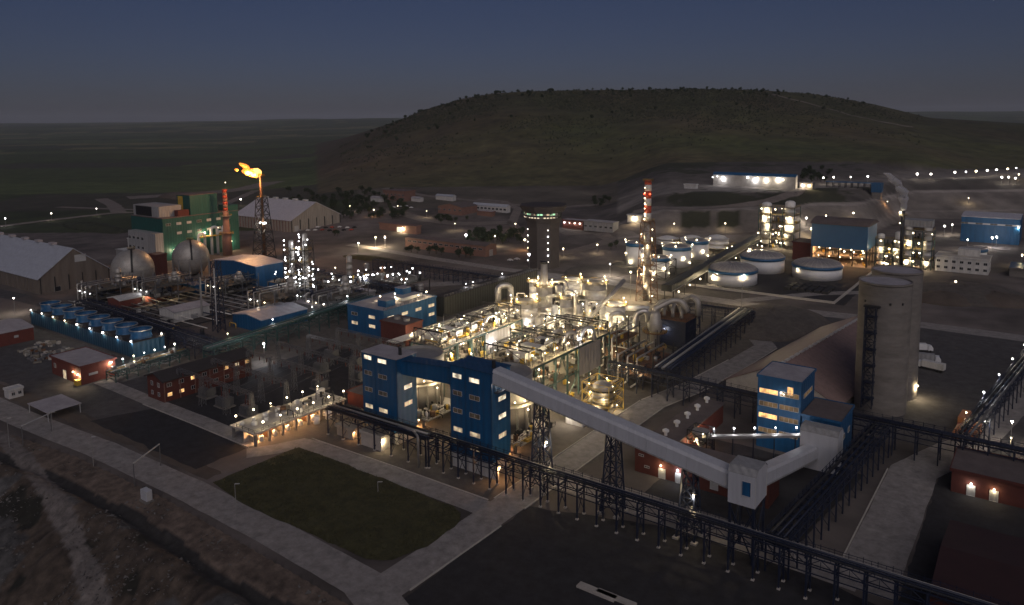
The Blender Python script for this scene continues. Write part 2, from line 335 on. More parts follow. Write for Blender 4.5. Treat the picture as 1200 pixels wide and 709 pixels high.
def building(name, label, cat, b, h, wall, roof, rtype='flat', rise=0., wins=(), doors=(), over=.3, group=None, z=0., rthick=.45, lampmat=None):
    x0, x1, y0, y1 = b; t = thing(name, label, cat, ((x0+x1)/2, (y0+y1)/2, z), group=group); w = MB()
    if rtype == 'flat':
        w.box(x0, x1, y0, y1, z-.3, z+h); w.build('wall', wall, t)
        r = MB(); r.box(x0-over, x1+over, y0-over, y1+over, z+h+.003, z+h+rthick); ro = r.build('roof', roof, t)
        e = MB(); k = rthick+.25
        e.box(x0-over-.1, x1+over+.1, y0-over-.2, y0-over, z+h-.1, z+h+k); e.box(x0-over-.1, x1+over+.1, y1+over, y1+over+.2, z+h-.1, z+h+k)
        e.box(x0-over-.2, x0-over, y0-over, y1+over, z+h-.1, z+h+k); e.box(x1+over, x1+over+.2, y0-over, y1+over, z+h-.1, z+h+k); e.build('parapet', wall, t)
    else:
        ax = rtype[-1]
        if ax == 'x':
            ym = (y0+y1)/2; prof = [(y0, z-.3), (y0, z+h), (ym, z+h+rise), (y1, z+h), (y1, z-.3)]
            i = len(w.v); w.v += [(x0, a, c) for a, c in prof]+[(x1, a, c) for a, c in prof]
        else:
            xm = (x0+x1)/2; prof = [(x0, z-.3), (x0, z+h), (xm, z+h+rise), (x1, z+h), (x1, z-.3)]
            i = len(w.v); w.v += [(a, y0, c) for a, c in prof]+[(a, y1, c) for a, c in prof]
        w.f += [(0, 1, 2, 3, 4), (9, 8, 7, 6, 5)]+[(k, 5+k, 5+(k+1) % 5, (k+1) % 5) for k in range(5)]
        w.build('wall', wall, t)
        hw = ((y1-y0) if ax == 'x' else (x1-x0))/2; sl = rise/hw; th = rthick
        for sgn in (-1, 1):
            r = MB(); e = hw+over; zz = lambda d: z+h+rise-sl*d+.02
            if ax == 'x': q = [(x0-over, ym, zz(0)), (x1+over, ym, zz(0)), (x1+over, ym+sgn*e, zz(e)), (x0-over, ym+sgn*e, zz(e))]
            else: q = [(xm, y0-over, zz(0)), (xm, y1+over, zz(0)), (xm+sgn*e, y1+over, zz(e)), (xm+sgn*e, y0-over, zz(e))]
            r.v += q+[(a, c, d+th) for a, c, d in q]; r.f += [(0, 1, 2, 3), (7, 6, 5, 4)]+[(k, 4+k, 4+(k+1) % 4, (k+1) % 4) for k in range(4)]
            r.build('roof', roof, t)
    for (fc, n, f0, f1, zz, ww, hh, pm) in wins:
        pms = pm if isinstance(pm, (list, tuple)) else [pm]
        for k in range(n):
            fr = f0+(f1-f0)*(k/(n-1) if n > 1 else 0)
            p = pms[k % len(pms)]
            if p is None: continue
            if fc == 'S': window(t, 'S', x0+(x1-x0)*fr, y0, z+zz, ww, hh, p)
            else: window(t, 'E', y0+(y1-y0)*fr, x1, z+zz, ww, hh, p)
    for (fc, fr, ww, hh, pm) in doors:
        if fc == 'S': window(t, 'S', x0+(x1-x0)*fr, y0, z+hh/2+.1, ww, hh, pm, 'door', 0)
        else: window(t, 'E', y0+(y1-y0)*fr, x1, z+hh/2+.1, ww, hh, pm, 'door', 0)
    return t
def boxmesh(dx, dy, dz, m, name='block'):
    return cached(('box', round(dx, 3), round(dy, 3), round(dz, 3), m), lambda: MB().box(-dx/2, dx/2, -dy/2, dy/2, 0, dz).mesh(name, m))
def cylmesh(r, h, m, n=12, name='drum'):
    return cached(('cyl', round(r, 3), round(h, 3), m, n), lambda: MB().lathe(0, 0, [(r*.9, 0), (r, .02), (r, h*.93), (r*.8, h)], n).mesh(name, m, smooth=True))
def railing(parent, pts, h=1.1, m='steel_dark', step=2.6, name='railing'):
    b = MB()
    for p, q in zip(pts, pts[1:]):
        p = Vector(p); q = Vector(q); n = max(1, int((q-p).length/step)); up_ = Vector((0, 0, h))
        b.bar(p+up_, q+up_, .09); b.bar(p+up_*.5, q+up_*.5, .06)
        for k in range(n+1): a = p.lerp(q, k/n); b.bar(a, a+up_, .08)
    return b.build(name, m, parent)
def rack(name, label, p0, p1, w, h, bay=5.5, pipes=(), group=None, steel='steel_blue', rail=True, footing=False, deck=None, z=0., drop=2.1, truss=True, postw=.34, spikes=0., cat='pipe rack', lamps=0, lampe=0, low=None):
    p0 = Vector((*p0, 0)); p1 = Vector((*p1, 0)); d = p1-p0; L = d.length; n = max(2, round(L/bay)); bay = L/n
    t = thing(name, label, cat, (p0.x, p0.y, z), math.atan2(d.y, d.x), group); t.rotation_euler.z = math.atan2(d.y, d.x); ORG[t] = (0, 0, 0)
    pm = cached(('post', postw, h, steel), lambda: MB().box(-postw/2, postw/2, -postw/2, postw/2, 0, h).mesh('post', steel))
    fm = cached(('foot',), lambda: MB().lathe(0, 0, [(.55, -.2), (.42, .4)], 4, a0=math.pi/4).mesh('footing', 'concrete_pale'))
    def frm():
        b = MB(); b.box(-.15, .15, 0, w, h-.35, h); b.box(-.12, .12, 0, w, h-drop-.15, h-drop+.15)
        b.bar((0, 0, h*.12), (0, w, h-drop-.3), .14); b.bar((0, w, h*.12), (0, 0, h-drop-.3), .14)
        if low: b.box(-.12, .12, 0, w, low-.15, low+.15)
        return b.mesh('cross_beam', steel)
    fr = cached(('frame', w, h, drop, steel, low), frm)
    def trs():
        b = MB(); b.bar((0, 0, h-.1), (bay, 0, h-.1), .22); b.bar((0, 0, h-drop), (bay, 0, h-drop), .2)
        k = 2
        for i in range(k):
            a = bay*i/k; c = bay*(i+1)/k; b.bar((a, 0, h-drop if i % 2 == 0 else h-.1), (c, 0, h-.1 if i % 2 == 0 else h-drop), .12); b.bar((c, 0, h-drop), (c, 0, h-.1), .1)
        if low: b.bar((0, 0, low), (bay, 0, low), .18)
        return b.mesh('side_truss', steel)
    tr = cached(('truss', round(bay, 3), h, drop, steel, low), trs) if truss else None
    for k in range(n+1):
        for y in (0, w):
            inst('post', pm, t, (k*bay, y, 0))
            if footing: inst('footing', fm, t, (k*bay, y, 0))
        inst('cross_beam', fr, t, (k*bay, 0, 0))
        if truss and k < n:
            for y in (0, w): inst('side_truss', tr, t, (k*bay, y, 0))
    for (y, pr, zz, pm_) in pipes:
        b = MB(); b.tube([(-.5, y, h+zz), (L*.33, y, h+zz), (L*.66, y, h+zz), (L+.5, y, h+zz)], pr, 8); b.build('pipe', pm_, t, True)
    if deck:
        b = MB(); b.box(-.2, L+.2, .05, w-.05, h+.01, h+.12); b.build('deck', deck, t)
    if rail:
        for y in (.02, w-.02): railing(t, [(0, y, h), (L, y, h)], 1.1, steel, 2.7)
    if spikes:
        b = MB(); k = 0
        while k*2.75 < L:
            for y in (.05, w-.05): b.box(k*2.75-.06, k*2.75+.06, y-.06, y+.06, h, h+spikes)
            k += 1
        b.build('cable_tray_posts', steel, t)['kind'] = 'stuff'
    for k in range(lamps):
        x = L*(k+.5)/lamps; b = MB(); b.bar((x, w, h), (x, w, h+2.6), .1); po = b.build('lamp_post', steel, t); lamp(po, (x, w, h+2.8), lampe, .3, 'white')
    return t
def lattice(t, x, y, z0, z1, w0, w1, n, m, name='leg', bw=.25):
    def c(k, i): f = k/n; w = (w0+(w1-w0)*f)/2; return Vector((x+(-w, w, w, -w)[i], y+(-w, -w, w, w)[i], z0+(z1-z0)*f))
    for i in range(4): MB().bar(c(0, i), c(n, i), bw).build(name, m, t)
    for k in range(n):
        b = MB()
        for i in range(4):
            j = (i+1) % 4; b.bar(c(k+1, i), c(k+1, j), bw*.6)
            b.bar(c(k, i), c(k+1, j), bw*.5); b.bar(c(k, j), c(k+1, i), bw*.5)
        b.build('brace', m, t)
def tank(label, x, y, r, h, dome=2., z=0., band=True, stair=True, bandw=1.6, ribs=28, group=None, wall='tank_white', skirt=True, name='storage_tank'):
    t = thing(name, label, 'tank', (x, y, z), group=group)
    b = MB(); b.lathe(x, y, [(r, z), (r, z+h)], 48); b.build('shell', wall, t, True)
    if band:
        b = MB(); b.lathe(x, y, [(r+.02, z+h-bandw*.35), (r+.5, z+h-bandw*.35+.02), (r+.5, z+h+bandw*.65), (r-.3, z+h+bandw*.65+.02)], 48, False); b.build('band', 'tank_blue', t, True)
    zt = z+h+(bandw*.65 if band else 0)
    pr = [((r-.1)*math.cos(a*math.pi/16), zt+dome*math.sin(a*math.pi/16)) for a in range(0, 8)]+[(.05, zt+dome)]
    b = MB(); b.lathe(x, y, pr, 48); dome_ = b.build('dome', 'tank_roof', t, True)
    if ribs:
        for k in range(ribs):
            an = 2*math.pi*k/ribs; b = MB(); pp = [Vector((x+rr*math.cos(an), y+rr*math.sin(an), zz+.06)) for rr, zz in pr[:8:2]+[pr[7]]]
            for p, q in zip(pp, pp[1:]): b.bar(p, q, .28, .16)
            b.build('rib', 'pipe_silver', dome_)
    b = MB(); b.cyl(x, y, zt+dome-.1, zt+dome+.5, .8, n=12); b.build('vent', 'vessel', dome_)
    if stair:
        b = MB(); n = 20
        for k in range(n):
            a = -.9-1.3*k/n; b.box(x+(r+.5)*math.cos(a)-.45, x+(r+.5)*math.cos(a)+.45, y+(r+.5)*math.sin(a)-.45, y+(r+.5)*math.sin(a)+.45, z+h*k/n, z+h*k/n+.12)
        b.build('stair', 'steel_dark', t)
    return t
def column(t, x, y, z0, z1, r, m='vessel', name='column', bands=3, n=16):
    b = MB(); pr = [(r*.55, z0), (r, z0+r*.35)]
    for k in range(bands):
        zz = z0+(z1-z0)*(k+1)/(bands+1); pr += [(r, zz-.12), (r*1.06, zz-.1), (r*1.06, zz+.1), (r, zz+.12)]
    pr += [(r, z1-r*.4), (r*.7, z1-r*.12), (r*.2, z1)]
    return MB().lathe(x, y, pr, n).build(name, m, t, True)
def ring_deck(t, x, y, z, r0, r1, m='grating', a0=0., a1=2*math.pi, n=16, rail=True):
    b = MB()
    for k in range(n):
        a = a0+(a1-a0)*k/n; c = a0+(a1-a0)*(k+1)/n; q = [(x+r*math.cos(w), y+r*math.sin(w)) for r, w in ((r0, a), (r1, a), (r1, c), (r0, c))]; b.prism(q, z-.1, z)
    o = b.build('walkway', m, t)
    if rail: railing(t, [(x+r1*math.cos(a0+(a1-a0)*k/n), y+r1*math.sin(a0+(a1-a0)*k/n), z) for k in range(n+1)], 1.1, 'yellow_paint', 2.5)
    return o
def ves(px, pb, zb, pt, wpx):
    x, y = G(px, pb, zb); return x, y, zat(x, y, pt), wpx/2*depth(x, y)/F_PX
def arc(p, q, up_, n=8):        # pipe centre line rising from p and coming down on q
    p = Vector(p); q = Vector(q); out = []
    for k in range(n+1):
        a = math.pi*k/n; out.append(tuple(p.lerp(q, .5-.5*math.cos(a))+Vector((0, 0, up_*math.sin(a)))))
    return out
def elbow(pts, r=1.2, n=4):
    P = [Vector(p) for p in pts]; out = [P[0]]
    for a, b, c in zip(P, P[1:], P[2:]):
        u = (a-b).normalized(); v = (c-b).normalized(); k = min(r, (a-b).length*.45, (c-b).length*.45)
        for i in range(n+1): s = i/n; out.append((b+u*k).lerp(b, s).lerp(b.lerp(b+v*k, s), s))
    return out+[P[-1]]
def pipe(t, pts, r, m='pipe_silver', el=None, n=10, name='pipe'): return MB().tube(elbow(pts, el or r*2.2), r, n).build(name, m, t, True)

# ------------------------------------------------------------------ roads, yards, lawn
def sheet(name, px, z, m, w=None):
    return wsheet(name, [G(*p) for p in px], z, m)
def wsheet(name, pts, z, m, jit=.9):
    out = []
    for (a, c), (e, f) in zip(pts, pts[1:]+pts[:1]):
        n = max(1, int(math.hypot(e-a, f-c)/2.5))
        for k in range(n):
            x = a+(e-a)*k/n; y = c+(f-c)*k/n; out.append((x+jit*noise.noise((x*.22, y*.22, 1.))+.4*jit*noise.noise((x*.9, y*.9, 3.)), y+jit*noise.noise((x*.22, y*.22, 6.)), z))
    return structure(MB().face(out).build(name, m))
def strip(name, pts, w, z, m, tz=False):
    P = [Vector((x, y, 0)) for x, y in pts]
    Q = []
    for a, b in zip(P, P[1:]):
        n = max(1, int((b-a).length/3.)); Q += [a.lerp(b, k/n) for k in range(n)]
    Q.append(P[-1]); b = MB(); l = []
    for k, p in enumerate(Q):
        d = (Q[min(k+1, len(Q)-1)]-Q[max(k-1, 0)]).normalized(); s = Vector((-d.y, d.x, 0))*w/2; j = .10 if 'dirt' in m else .022; f1 = 1+j*noise.noise((p.x*.15, p.y*.15, 2.))*2; f2 = 1+j*noise.noise((p.x*.15, p.y*.15, 9.))*2; l.append([p+s*f1, p+s*.5, p-s*.5, p-s*f2])
    for A, B in zip(l, l[1:]):
        for k in range(3):
            q = [A[k+1], B[k+1], B[k], A[k]]; b.face([(v.x, v.y, (terr(v.x, v.y)+z) if tz else z) for v in q])
    return structure(b.build(name, m))
def kerb(pts, off, z=.2):
    P = [Vector((x, y, 0)) for x, y in pts]; b = MB()
    for p, q in zip(P, P[1:]):
        d = (q-p).normalized(); s = Vector((-d.y, d.x, 0))*off; b.bar(p+s+Vector((0, 0, z-.08)), q+s+Vector((0, 0, z-.08)), .35, .3)
    structure(b.build('kerb', 'concrete_pale'))
kerb([(-188, 145.6), (-150, 146.4), (-118, 146.5)], 3.9); kerb([(-112.3, 152), (-112.6, 200), (-112.4, 238), (-107, 262), (-103, 300), (-101, 328)], -4.9); kerb([(-112.3, 152), (-112.6, 200), (-112.4, 238), (-107, 262), (-103, 300)], 4.9); kerb([(-29, 172), (-29, 230)], 6.3); kerb([(-199, 137), (-230, 137.5), (-262, 137.5)], 3.2); kerb([(-112.8, 110), (-112.3, 142)], -4.9)
wsheet('asphalt_yard', [(-420, 112), (-200, 121), (-200, 152), (-250, 200), (-420, 200)], .03, 'asphalt_grey')
wsheet('dark_asphalt_yard', [(-107.3, 102), (-20, 90), (-12, 158), (-60, 170), (-107.3, 154)], .05, 'asphalt')
wsheet('process_yard', [(-300, 160), (-106, 160), (-104, 320), (-140, 420), (-300, 420)], .04, 'gravel')
wsheet('dark_lot', [(-22, 150), (24, 140), (24, 236), (-23, 236)], .055, 'asphalt'); wsheet('dark_lot', [(-86, 176), (-45, 176), (-40, 222), (-86, 222)], .055, 'asphalt')
wsheet('dirt_shoulder', [(-330, 107), (-262, 112), (-225, 113.5), (-190, 114), (-190, 119), (-226, 121), (-262, 117), (-330, 114)], .045, 'dirt', 1.6)
wsheet('asphalt_lot', [(-262, 116), (-199, 116), (-199, 133), (-214, 134), (-255, 136)], .06, 'asphalt')
wsheet('switchyard_gravel', [(-262, 138), (-202, 138), (-202, 222), (-262, 222)], .07, 'asphalt')
wsheet('gravel_strip', [(-205, 146.5), (-109, 147.5), (-109, 175), (-205, 175)], .08, 'gravel')
strip('perimeter_road', [(-430, 93), (-330, 102.5), (-283, 103.5), (-236, 107), (-190, 108), (-150, 107.5), (-118, 106), (-96, 98), (-60, 84)], 9.5, .10, 'road_concrete')
strip('plant_road', [(-196, 131), (-191, 138), (-188, 145.6), (-150, 146.4), (-112, 146.5)], 7.2, .12, 'road_concrete')
strip('plant_road', [(-112.8, 101), (-112.3, 150), (-112.6, 200), (-112.4, 238), (-107, 262), (-103, 300), (-101, 328), (-110, 342), (-126, 350)], 9.4, .14, 'road_concrete')
strip('side_road', [(-199, 137), (-230, 137.5), (-262, 137.5), (-300, 138)], 6., .11, 'road_concrete')
strip('side_road', [(-108, 172), (-60, 171), (-30, 170)], 12, .11, 'road_concrete')
strip('shed_road', [(-540, 178), (-470, 184), (-420, 188), (-330, 184)], 12, .09, 'asphalt_grey')
strip('back_road', [(-330, 318), (-262, 400), (-232, 410), (-180, 400), (-120, 398), (-60, 405), (10, 405)], 12, .10, 'road_concrete')
strip('back_road', [(-470, 420), (-380, 410), (-300, 405), (-258, 408)], 10, .09, 'road_concrete')
strip('right_road', [(-29, 165), (-29, 232), (-18, 262), (-6, 330), (20, 420), (60, 540)], 12, .10, 'road_concrete')
strip('tank_farm_road', [(-140, 404), (-110, 445), (-80, 470), (-20, 480)], 8, .12, 'road_concrete')
wsheet('tank_farm_floor', [(-185, 425), (-90, 425), (-92, 540), (-250, 540), (-250, 450)], .06, 'asphalt')
wsheet('silo_yard', [(-100, 262), (-8, 250), (10, 400), (-100, 400)], .05, 'asphalt_grey')
for nm, pts, w in (('dirt_track', [(-990, 420), (-830, 470), (-720, 540)], 10), ('hill_road', [GT(px, py)[:2] for px, py in ((700, 240), (660, 243), (600, 240), (540, 234), (500, 230), (450, 221))], 10), ('hill_track', [GT(px, py)[:2] for px, py in ((905, 112), (935, 120), (960, 126), (985, 132), (1010, 138), (1040, 144), (1070, 149))], 9), ('hill_road', [GT(px, py)[:2] for px, py in ((985, 212), (955, 216), (930, 228), (900, 238), (860, 243), (800, 246), (740, 250))], 11)):
    strip(nm, pts, w, .25, 'road_dirt', True)
for nm, pts, w in (('dirt_track', [G(-20, 268), G(60, 258), G(130, 250), G(215, 247), G(262, 240), G(300, 225)], 13), ('dirt_track', [G(118, 233), G(132, 240), G(140, 249)], 16), ('dirt_yard', [G(150, 232), G(220, 228), G(290, 222), G(320, 216)], 45), ('village_road', [G(600, 262, 3), G(540, 262, 4), G(500, 258, 5), G(470, 250, 7), G(430, 245, 8)], 16), ('village_road', [G(620, 285), G(600, 262, 3), G(607, 246, 7), G(590, 238, 9), G(560, 236, 9)], 9), ('tower_road', [G(650, 300), G(690, 290), G(715, 282), G(700, 274), G(660, 276)], 12), ('terrace_road', [GT(px, py)[:2] for px, py in ((690, 262), (760, 276), (800, 274), (860, 274), (890, 273))], 7)): strip(nm, pts, w, .3, 'road_dirt', True)
lawn_pts = [(-187.2, 113.9), (-186.6, 142.6), (-180, 143.2), (-137, 142.7), (-124, 142.4), (-119.5, 141), (-117, 138), (-116.2, 132), (-116.2, 125), (-119, 116), (-124, 112.6), (-150, 112), (-170, 112)]
wsheet('lawn', lawn_pts, .16, 'lawn')
def inside(x, y, P):
    c = False
    for (a, b), (e, f) in zip(P, P[1:]+P[:1]):
        if (b > y) != (f > y) and x < (e-a)*(y-b)/(f-b)+a: c = not c
    return c
b = MB()
for _ in range(16000):
    x = random.uniform(-187, -116); y = random.uniform(112, 143)
    if not inside(x, y, lawn_pts): continue
    if noise.noise((x*.12, y*.12, 0))+random.random()*.9 < .25: continue
    a = random.uniform(0, 6.28); h = random.uniform(.12, .42); w = .16; b.face([(x-w*math.cos(a), y-w*math.sin(a), .15), (x+w*math.cos(a), y+w*math.sin(a), .15), (x+random.uniform(-.2, .2), y+random.uniform(-.2, .2), .15+h)])
tag(b.build('grass', 'grass_blade'), 'dry olive grass growing on the lawn in front of the pipe rack', 'grass', kind='stuff')
b = MB()
for _ in range(9000):
    px_ = random.uniform(0, 430); x, y = random.uniform(-290, -100), random.uniform(55, 103)
    e = bank_e(x, y)
    if e < 1 or 6 < e < 10 or noise.noise((x*.06, y*.06, 2.)) < -.12+.3*random.random(): continue
    s = random.choice((.15, .2, .25, .3, .4, .6))*random.uniform(.7, 1.3); z = bank_z(x, y, e)-.1*s
    i = len(b.v); b.v += [(x+s*random.uniform(-1, 1), y+s*random.uniform(-1, 1), z+random.uniform(-.2, 1)*s) for _ in range(5)]; b.f += [(i, i+1, i+2), (i, i+2, i+3), (i, i+3, i+1), (i+4, i+2, i+1), (i+4, i+3, i+2), (i+4, i+1, i+3)]
tag(b.build('rocks', 'rock'), 'loose rubble scattered down the embankment below the road', 'rubble', kind='stuff')
# ------------------------------------------------------------------ the two blue stair towers, bridge and conveyor galleries
def blue_tower(label, x0, x1, y0, y1, h, srows, erows, base=4.):
    t = thing('stair_tower', label, 'tower', ((x0+x1)/2, (y0+y1)/2, 0))
    MB().box(x0, x1, y0, y1, base, h).build('wall', 'blue_clad', t)
    MB().box(x0+.6, x1-.6, y0+.6, y1-.6, 0, base-.003).build('plinth', 'concrete_pale', t)
    MB().box(x0-.25, x1+.25, y0-.25, y1+.25, h+.003, h+.35).build('roof', 'roof_grey' if h < 29 else 'blue_roof', t)
    for xx in (x0+.12, x0+(x1-x0)*.38, x1-.12): MB().box(xx-.09, xx+.09, y0-.09, y0-.003, base, h-.01).build('seam', 'blue_roof', t)
    MB().box(x1+.003, x1+.09, y0+.02, y0+.2, base, h-.01).build('seam', 'blue_roof', t)
    MB().cyl(x0+(x1-x0)*.86, y0+(y1-y0)*.45, h+.3, h+2.6, .55, n=12).build('chimney', 'steel_dark', t)
    for (z, a, c) in srows:
        window(t, 'S', x0+(x1-x0)*.18, y0, z, 3.2, 1.25, a); window(t, 'S', x0+(x1-x0)*.6, y0, z-.15, 3.6, 1.25, c)
    for (z, a) in erows: window(t, 'E', y0+(y1-y0)*.55, x1, z, 3.4, 1.3, a)
    return t
lt = blue_tower('left blue clad stair tower with pale flat roof', -176.6, -161.5, 161.2, 170, 27.5, [(26.2, 'win_bright', 'win_bright'), (21.2, 'win_dim', 'win_dim'), (15.8, 'win_dim', 'win_dim'), (10.3, 'win_lit', 'win_lit'), (6., 'win_dim', 'win_lit')], [(23., 'win_bright'), (17.8, 'win_bright'), (12.4, 'win_lit')])
rt_ = blue_tower('right blue clad stair tower where the long grey gallery starts', -140, -125, 161.4, 170.3, 30, [(27.2, 'win_bright', 'win_bright'), (22.1, 'win_dim', 'win_dim'), (16.8, 'win_dim', 'win_dim'), (11.2, 'win_lit', 'win_lit'), (7.2, 'win_dim', 'win_lit')], [(21.8, 'win_bright'), (16.5, 'win_bright'), (10.8, 'win_lit')])
MB().box(-124.99, -123.6, 162.5, 169.5, 24.3, 24.5).build('balcony', 'steel_blue', rt_); railing(rt_, [(-125, 162.5, 24.5), (-123.6, 162.5, 24.5), (-123.6, 169.5, 24.5)], 1.1, 'steel_blue', 1.5); lamp(rt_, (-124.2, 168, 26.3), 200, .3, 'white')
br = thing('bridge_gallery', 'short blue enclosed bridge joining the two blue towers near their roofs', 'gallery', (-150.7, 166, 22.5))
i = MB(); i.v = [(-161.5, 163.5, 22.3), (-140, 163.5, 23.2), (-140, 168, 23.2), (-161.5, 168, 22.3), (-161.5, 163.5, 26.6), (-140, 163.5, 28.2), (-140, 168, 28.2), (-161.5, 168, 26.6)]
i.f = [(3, 2, 1, 0), (4, 5, 6, 7), (0, 1, 5, 4), (1, 2, 6, 5), (2, 3, 7, 6), (3, 0, 4, 7)]; i.build('wall', 'blue_clad', br)
i = MB(); i.v = [(-161.4, 163.2, 26.62), (-140.1, 163.2, 28.22), (-140.1, 168.3, 28.22), (-161.4, 168.3, 26.62), (-161.4, 163.2, 26.9), (-140.1, 163.2, 28.5), (-140.1, 168.3, 28.5), (-161.4, 168.3, 26.9)]
i.f = [(3, 2, 1, 0), (4, 5, 6, 7), (0, 1, 5, 4), (1, 2, 6, 5), (2, 3, 7, 6), (3, 0, 4, 7)]; i.build('roof', 'blue_roof', br)
def gallery(label, a, b, w, h, seg, m='gallery_clad'):
    """closed conveyor gallery from a to b (bottom centre line), built of cladding panels"""
    a = Vector(a); b = Vector(b); d = b-a; L = d.length; t = thing('conveyor_gallery', label, 'conveyor', tuple(a)); n = max(3, round(L/seg))
    s = d.cross(Vector((0, 0, 1))).normalized()*w/2; e = d.normalized()
    sec = [-s, s, s+Vector((0, 0, h*.82)), s*.78+Vector((0, 0, h)), -s*.78+Vector((0, 0, h)), -s+Vector((0, 0, h*.82))]
    for k in range(n):
        p = a+d*(k/n)+e*.02; q = a+d*((k+1)/n)-e*.02
        if k % 2: sec2 = [v*1.0 for v in sec]
        else: sec2 = [Vector((v.x*1.012, v.y*1.012, v.z*1.004)) for v in sec]
        c = MB(); c.rings([[tuple(p+v) for v in sec2], [tuple(q+v) for v in sec2]], 6); c.build('panel', m, t)
    for sg in (s, -s): MB().bar(a+sg*1.03+Vector((0, 0, .12)), b+sg*1.03+Vector((0, 0, .12)), .18, .35).build('edge_beam', 'grey_clad', t)
    return t
g1 = gallery('long pale grey conveyor gallery sloping down from the right blue tower', (-124.95, 164, 27.1), (-57.05, 164, 15.9), 4., 4.1, 5.2)
for x, lab in ((-110, 'tall dark lattice trestle nearest the right blue tower'), (-88.1, 'middle dark lattice trestle under the sloping grey gallery'), (-67.5, 'short dark lattice trestle nearest the grey transfer house')):
    t = thing('gallery_trestle', lab, 'trestle', (x, 164, 0), group='trestles carrying the long conveyor gallery'); zt = 27.1-(x+125)*.165-.05
    lattice(t, x, 164, .5, zt, 4.6, 2.6, 6 if x < -100 else 5, 'steel_blue', bw=.38)
    for sx in (-1, 1):
        for sy in (-1, 1): MB().box(x+sx*2.3-.7, x+sx*2.3+.7, 164+sy*2.3-.7, 164+sy*2.3+.7, -.1, .5).build('footing', 'concrete_pale', t)
    if x == -110: lamp(t, (x+2.2, 163, 14.), 350, .32, 'white')
    if x == -67.5: lamp(t, (x+1.8, 161.9, 12.), 250, .28, 'white')
def house(label, x0, x1, y0, y1, z0, z1, door=True, legs=True):
    t = thing('transfer_house', label, 'transfer house', ((x0+x1)/2, (y0+y1)/2, 0)); c = .9
    pr = [(y0, z0), (y0, z1-c*1.3), (y0+c*1.6, z1), (y1-c*1.6, z1), (y1, z1-c*1.3), (y1, z0)]
    w = MB(); n = 6; w.v = [(x0, a, b_) for a, b_ in pr]+[(x1, a, b_) for a, b_ in pr]
    w.f = [tuple(range(6)), tuple(range(11, 5, -1))]+[(k, 6+k, 6+(k+1) % 6, (k+1) % 6) for k in range(6)]; w.build('wall', 'gallery_clad', t)
    for k in (0, 1):
        q = [(pr[1], pr[2]), (pr[3], pr[4])][k]; r = MB(); r.v = [(x0-.15, q[0][0], q[0][1]+.04), (x1+.15, q[0][0], q[0][1]+.04), (x1+.15, q[1][0], q[1][1]+.04), (x0-.15, q[1][0], q[1][1]+.04)]; r.v += [(a, b_, z+.12) for a, b_, z in r.v]; r.f = [(0, 1, 2, 3), (4, 5, 6, 7), (0, 1, 5, 4), (1, 2, 6, 5), (2, 3, 7, 6), (3, 0, 4, 7)]; r.build('roof_slope', 'grey_clad', t)
    MB().box(x0-.15, x1+.15, pr[2][0]-.05, pr[3][0]+.05, z1+.04, z1+.18).build('roof', 'grey_clad', t)
    for yy in (y0+.02, y1-.2): MB().box(x1+.003, x1+.08, yy, yy+.18, z0, z1-1.3).build('corner_trim', 'white_clad', t)
    if door: window(t, 'S', x0+(x1-x0)*.68, y0, z0+(z1-z0)*.5, 1.9, 3.3, 'blue_clad', 'door', 0)
    if legs:
        for x in (x0+.4, x1-.4):
            for y in (y0+.5, y1-.5): MB().box(x-.25, x+.25, y-.25, y+.25, 0, z0-.003).build('leg', 'steel_blue', t)
        b = MB()
        for y in (y0+.5, y1-.5): b.bar((x0+.4, y, 1), (x1-.4, y, z0-1), .25); b.bar((x1-.4, y, 1), (x0+.4, y, z0-1), .25)
        for x in (x0+.4, x1-.4): b.bar((x, y0+.5, 1), (x, y1-.5, z0-1), .25); b.bar((x, y1-.5, 1), (x, y0+.5, z0-1), .25)
        b.build('brace', 'steel_blue', t)
    return t
house('grey transfer house on legs with a blue door at the gallery bend', -57, -50.8, 160.6, 168.6, 13.6, 22)
gallery('short grey conveyor gallery running from the transfer house to the taller grey house', (-53.2, 168.65, 15.4), (-53.2, 216.9, 3.6), 3.6, 3.7, 5.)
house('tall windowless grey conveyor house standing against the blue annex', -56.3, -46.2, 217, 223.6, .3, 12.2, False, False)

# ------------------------------------------------------------------ blue crusher building and annex (right)
t = building('crusher_building', 'blue clad building with open lit window bands beside the silos', 'building', (-71.2, -58.4, 224.5, 239.5), 22, 'blue_clad', 'roof_grey', over=.2)
for z, a in ((17.9, 'win_orange'), (13.9, 'win_dim'), (10.2, 'win_orange'), (5.6, 'win_dim')):
    for fx in (.26, .74): window(t, 'S', -71.2+12.8*fx, 224.5, z, 5.4, 1.35, 'win_brown' if fx > .5 or a == 'win_dim' else 'win_orange', bars=3)
window(t, 'S', -61.5, 224.5, 19.2, 1.6, 2.4, 'win_orange'); window(t, 'E', 232, -58.4, 17.4, 9., 1.2, 'win_brown', bars=3)
lamp(t, (-64, 223.9, 18.4), 20, .2, 'white'); lamp(t, (-63.2, 223.8, 18.1), 0, .2, 'white')
t = building('crusher_annex', 'low blue annex with grey roof beside the crusher building', 'building', (-58.1, -47.3, 225, 240.5), 12.4, 'blue_clad', 'roof_brown', over=.3, wins=[('E', 2, .3, .7, 7., 2., 1.4, 'win_dim')])
t = thing('belt_conveyor', 'thin inclined belt conveyor lit by a row of small lamps', 'conveyor', (-80, 208, 0))
MB().bar((-80, 208, 6.5), (-56.4, 219.5, 8.6), 1.8, .7).build('belt', 'pipe_grey', t)
for k in range(5):
    f = k/4; x, y, z = -79+21*f, 208.5+10*f, 6.5+1.9*f
    lp = MB().bar((x, y+.8, z), (x, y+.8, z+2.2), .1).build('lamp_post', 'steel_dark', t); lamp(lp, (x, y+.8, z+2.3), 60, .26, 'cool')
    MB().bar((x, y, 0), (x, y, z-.3), .3).build('leg', 'steel_blue', t)
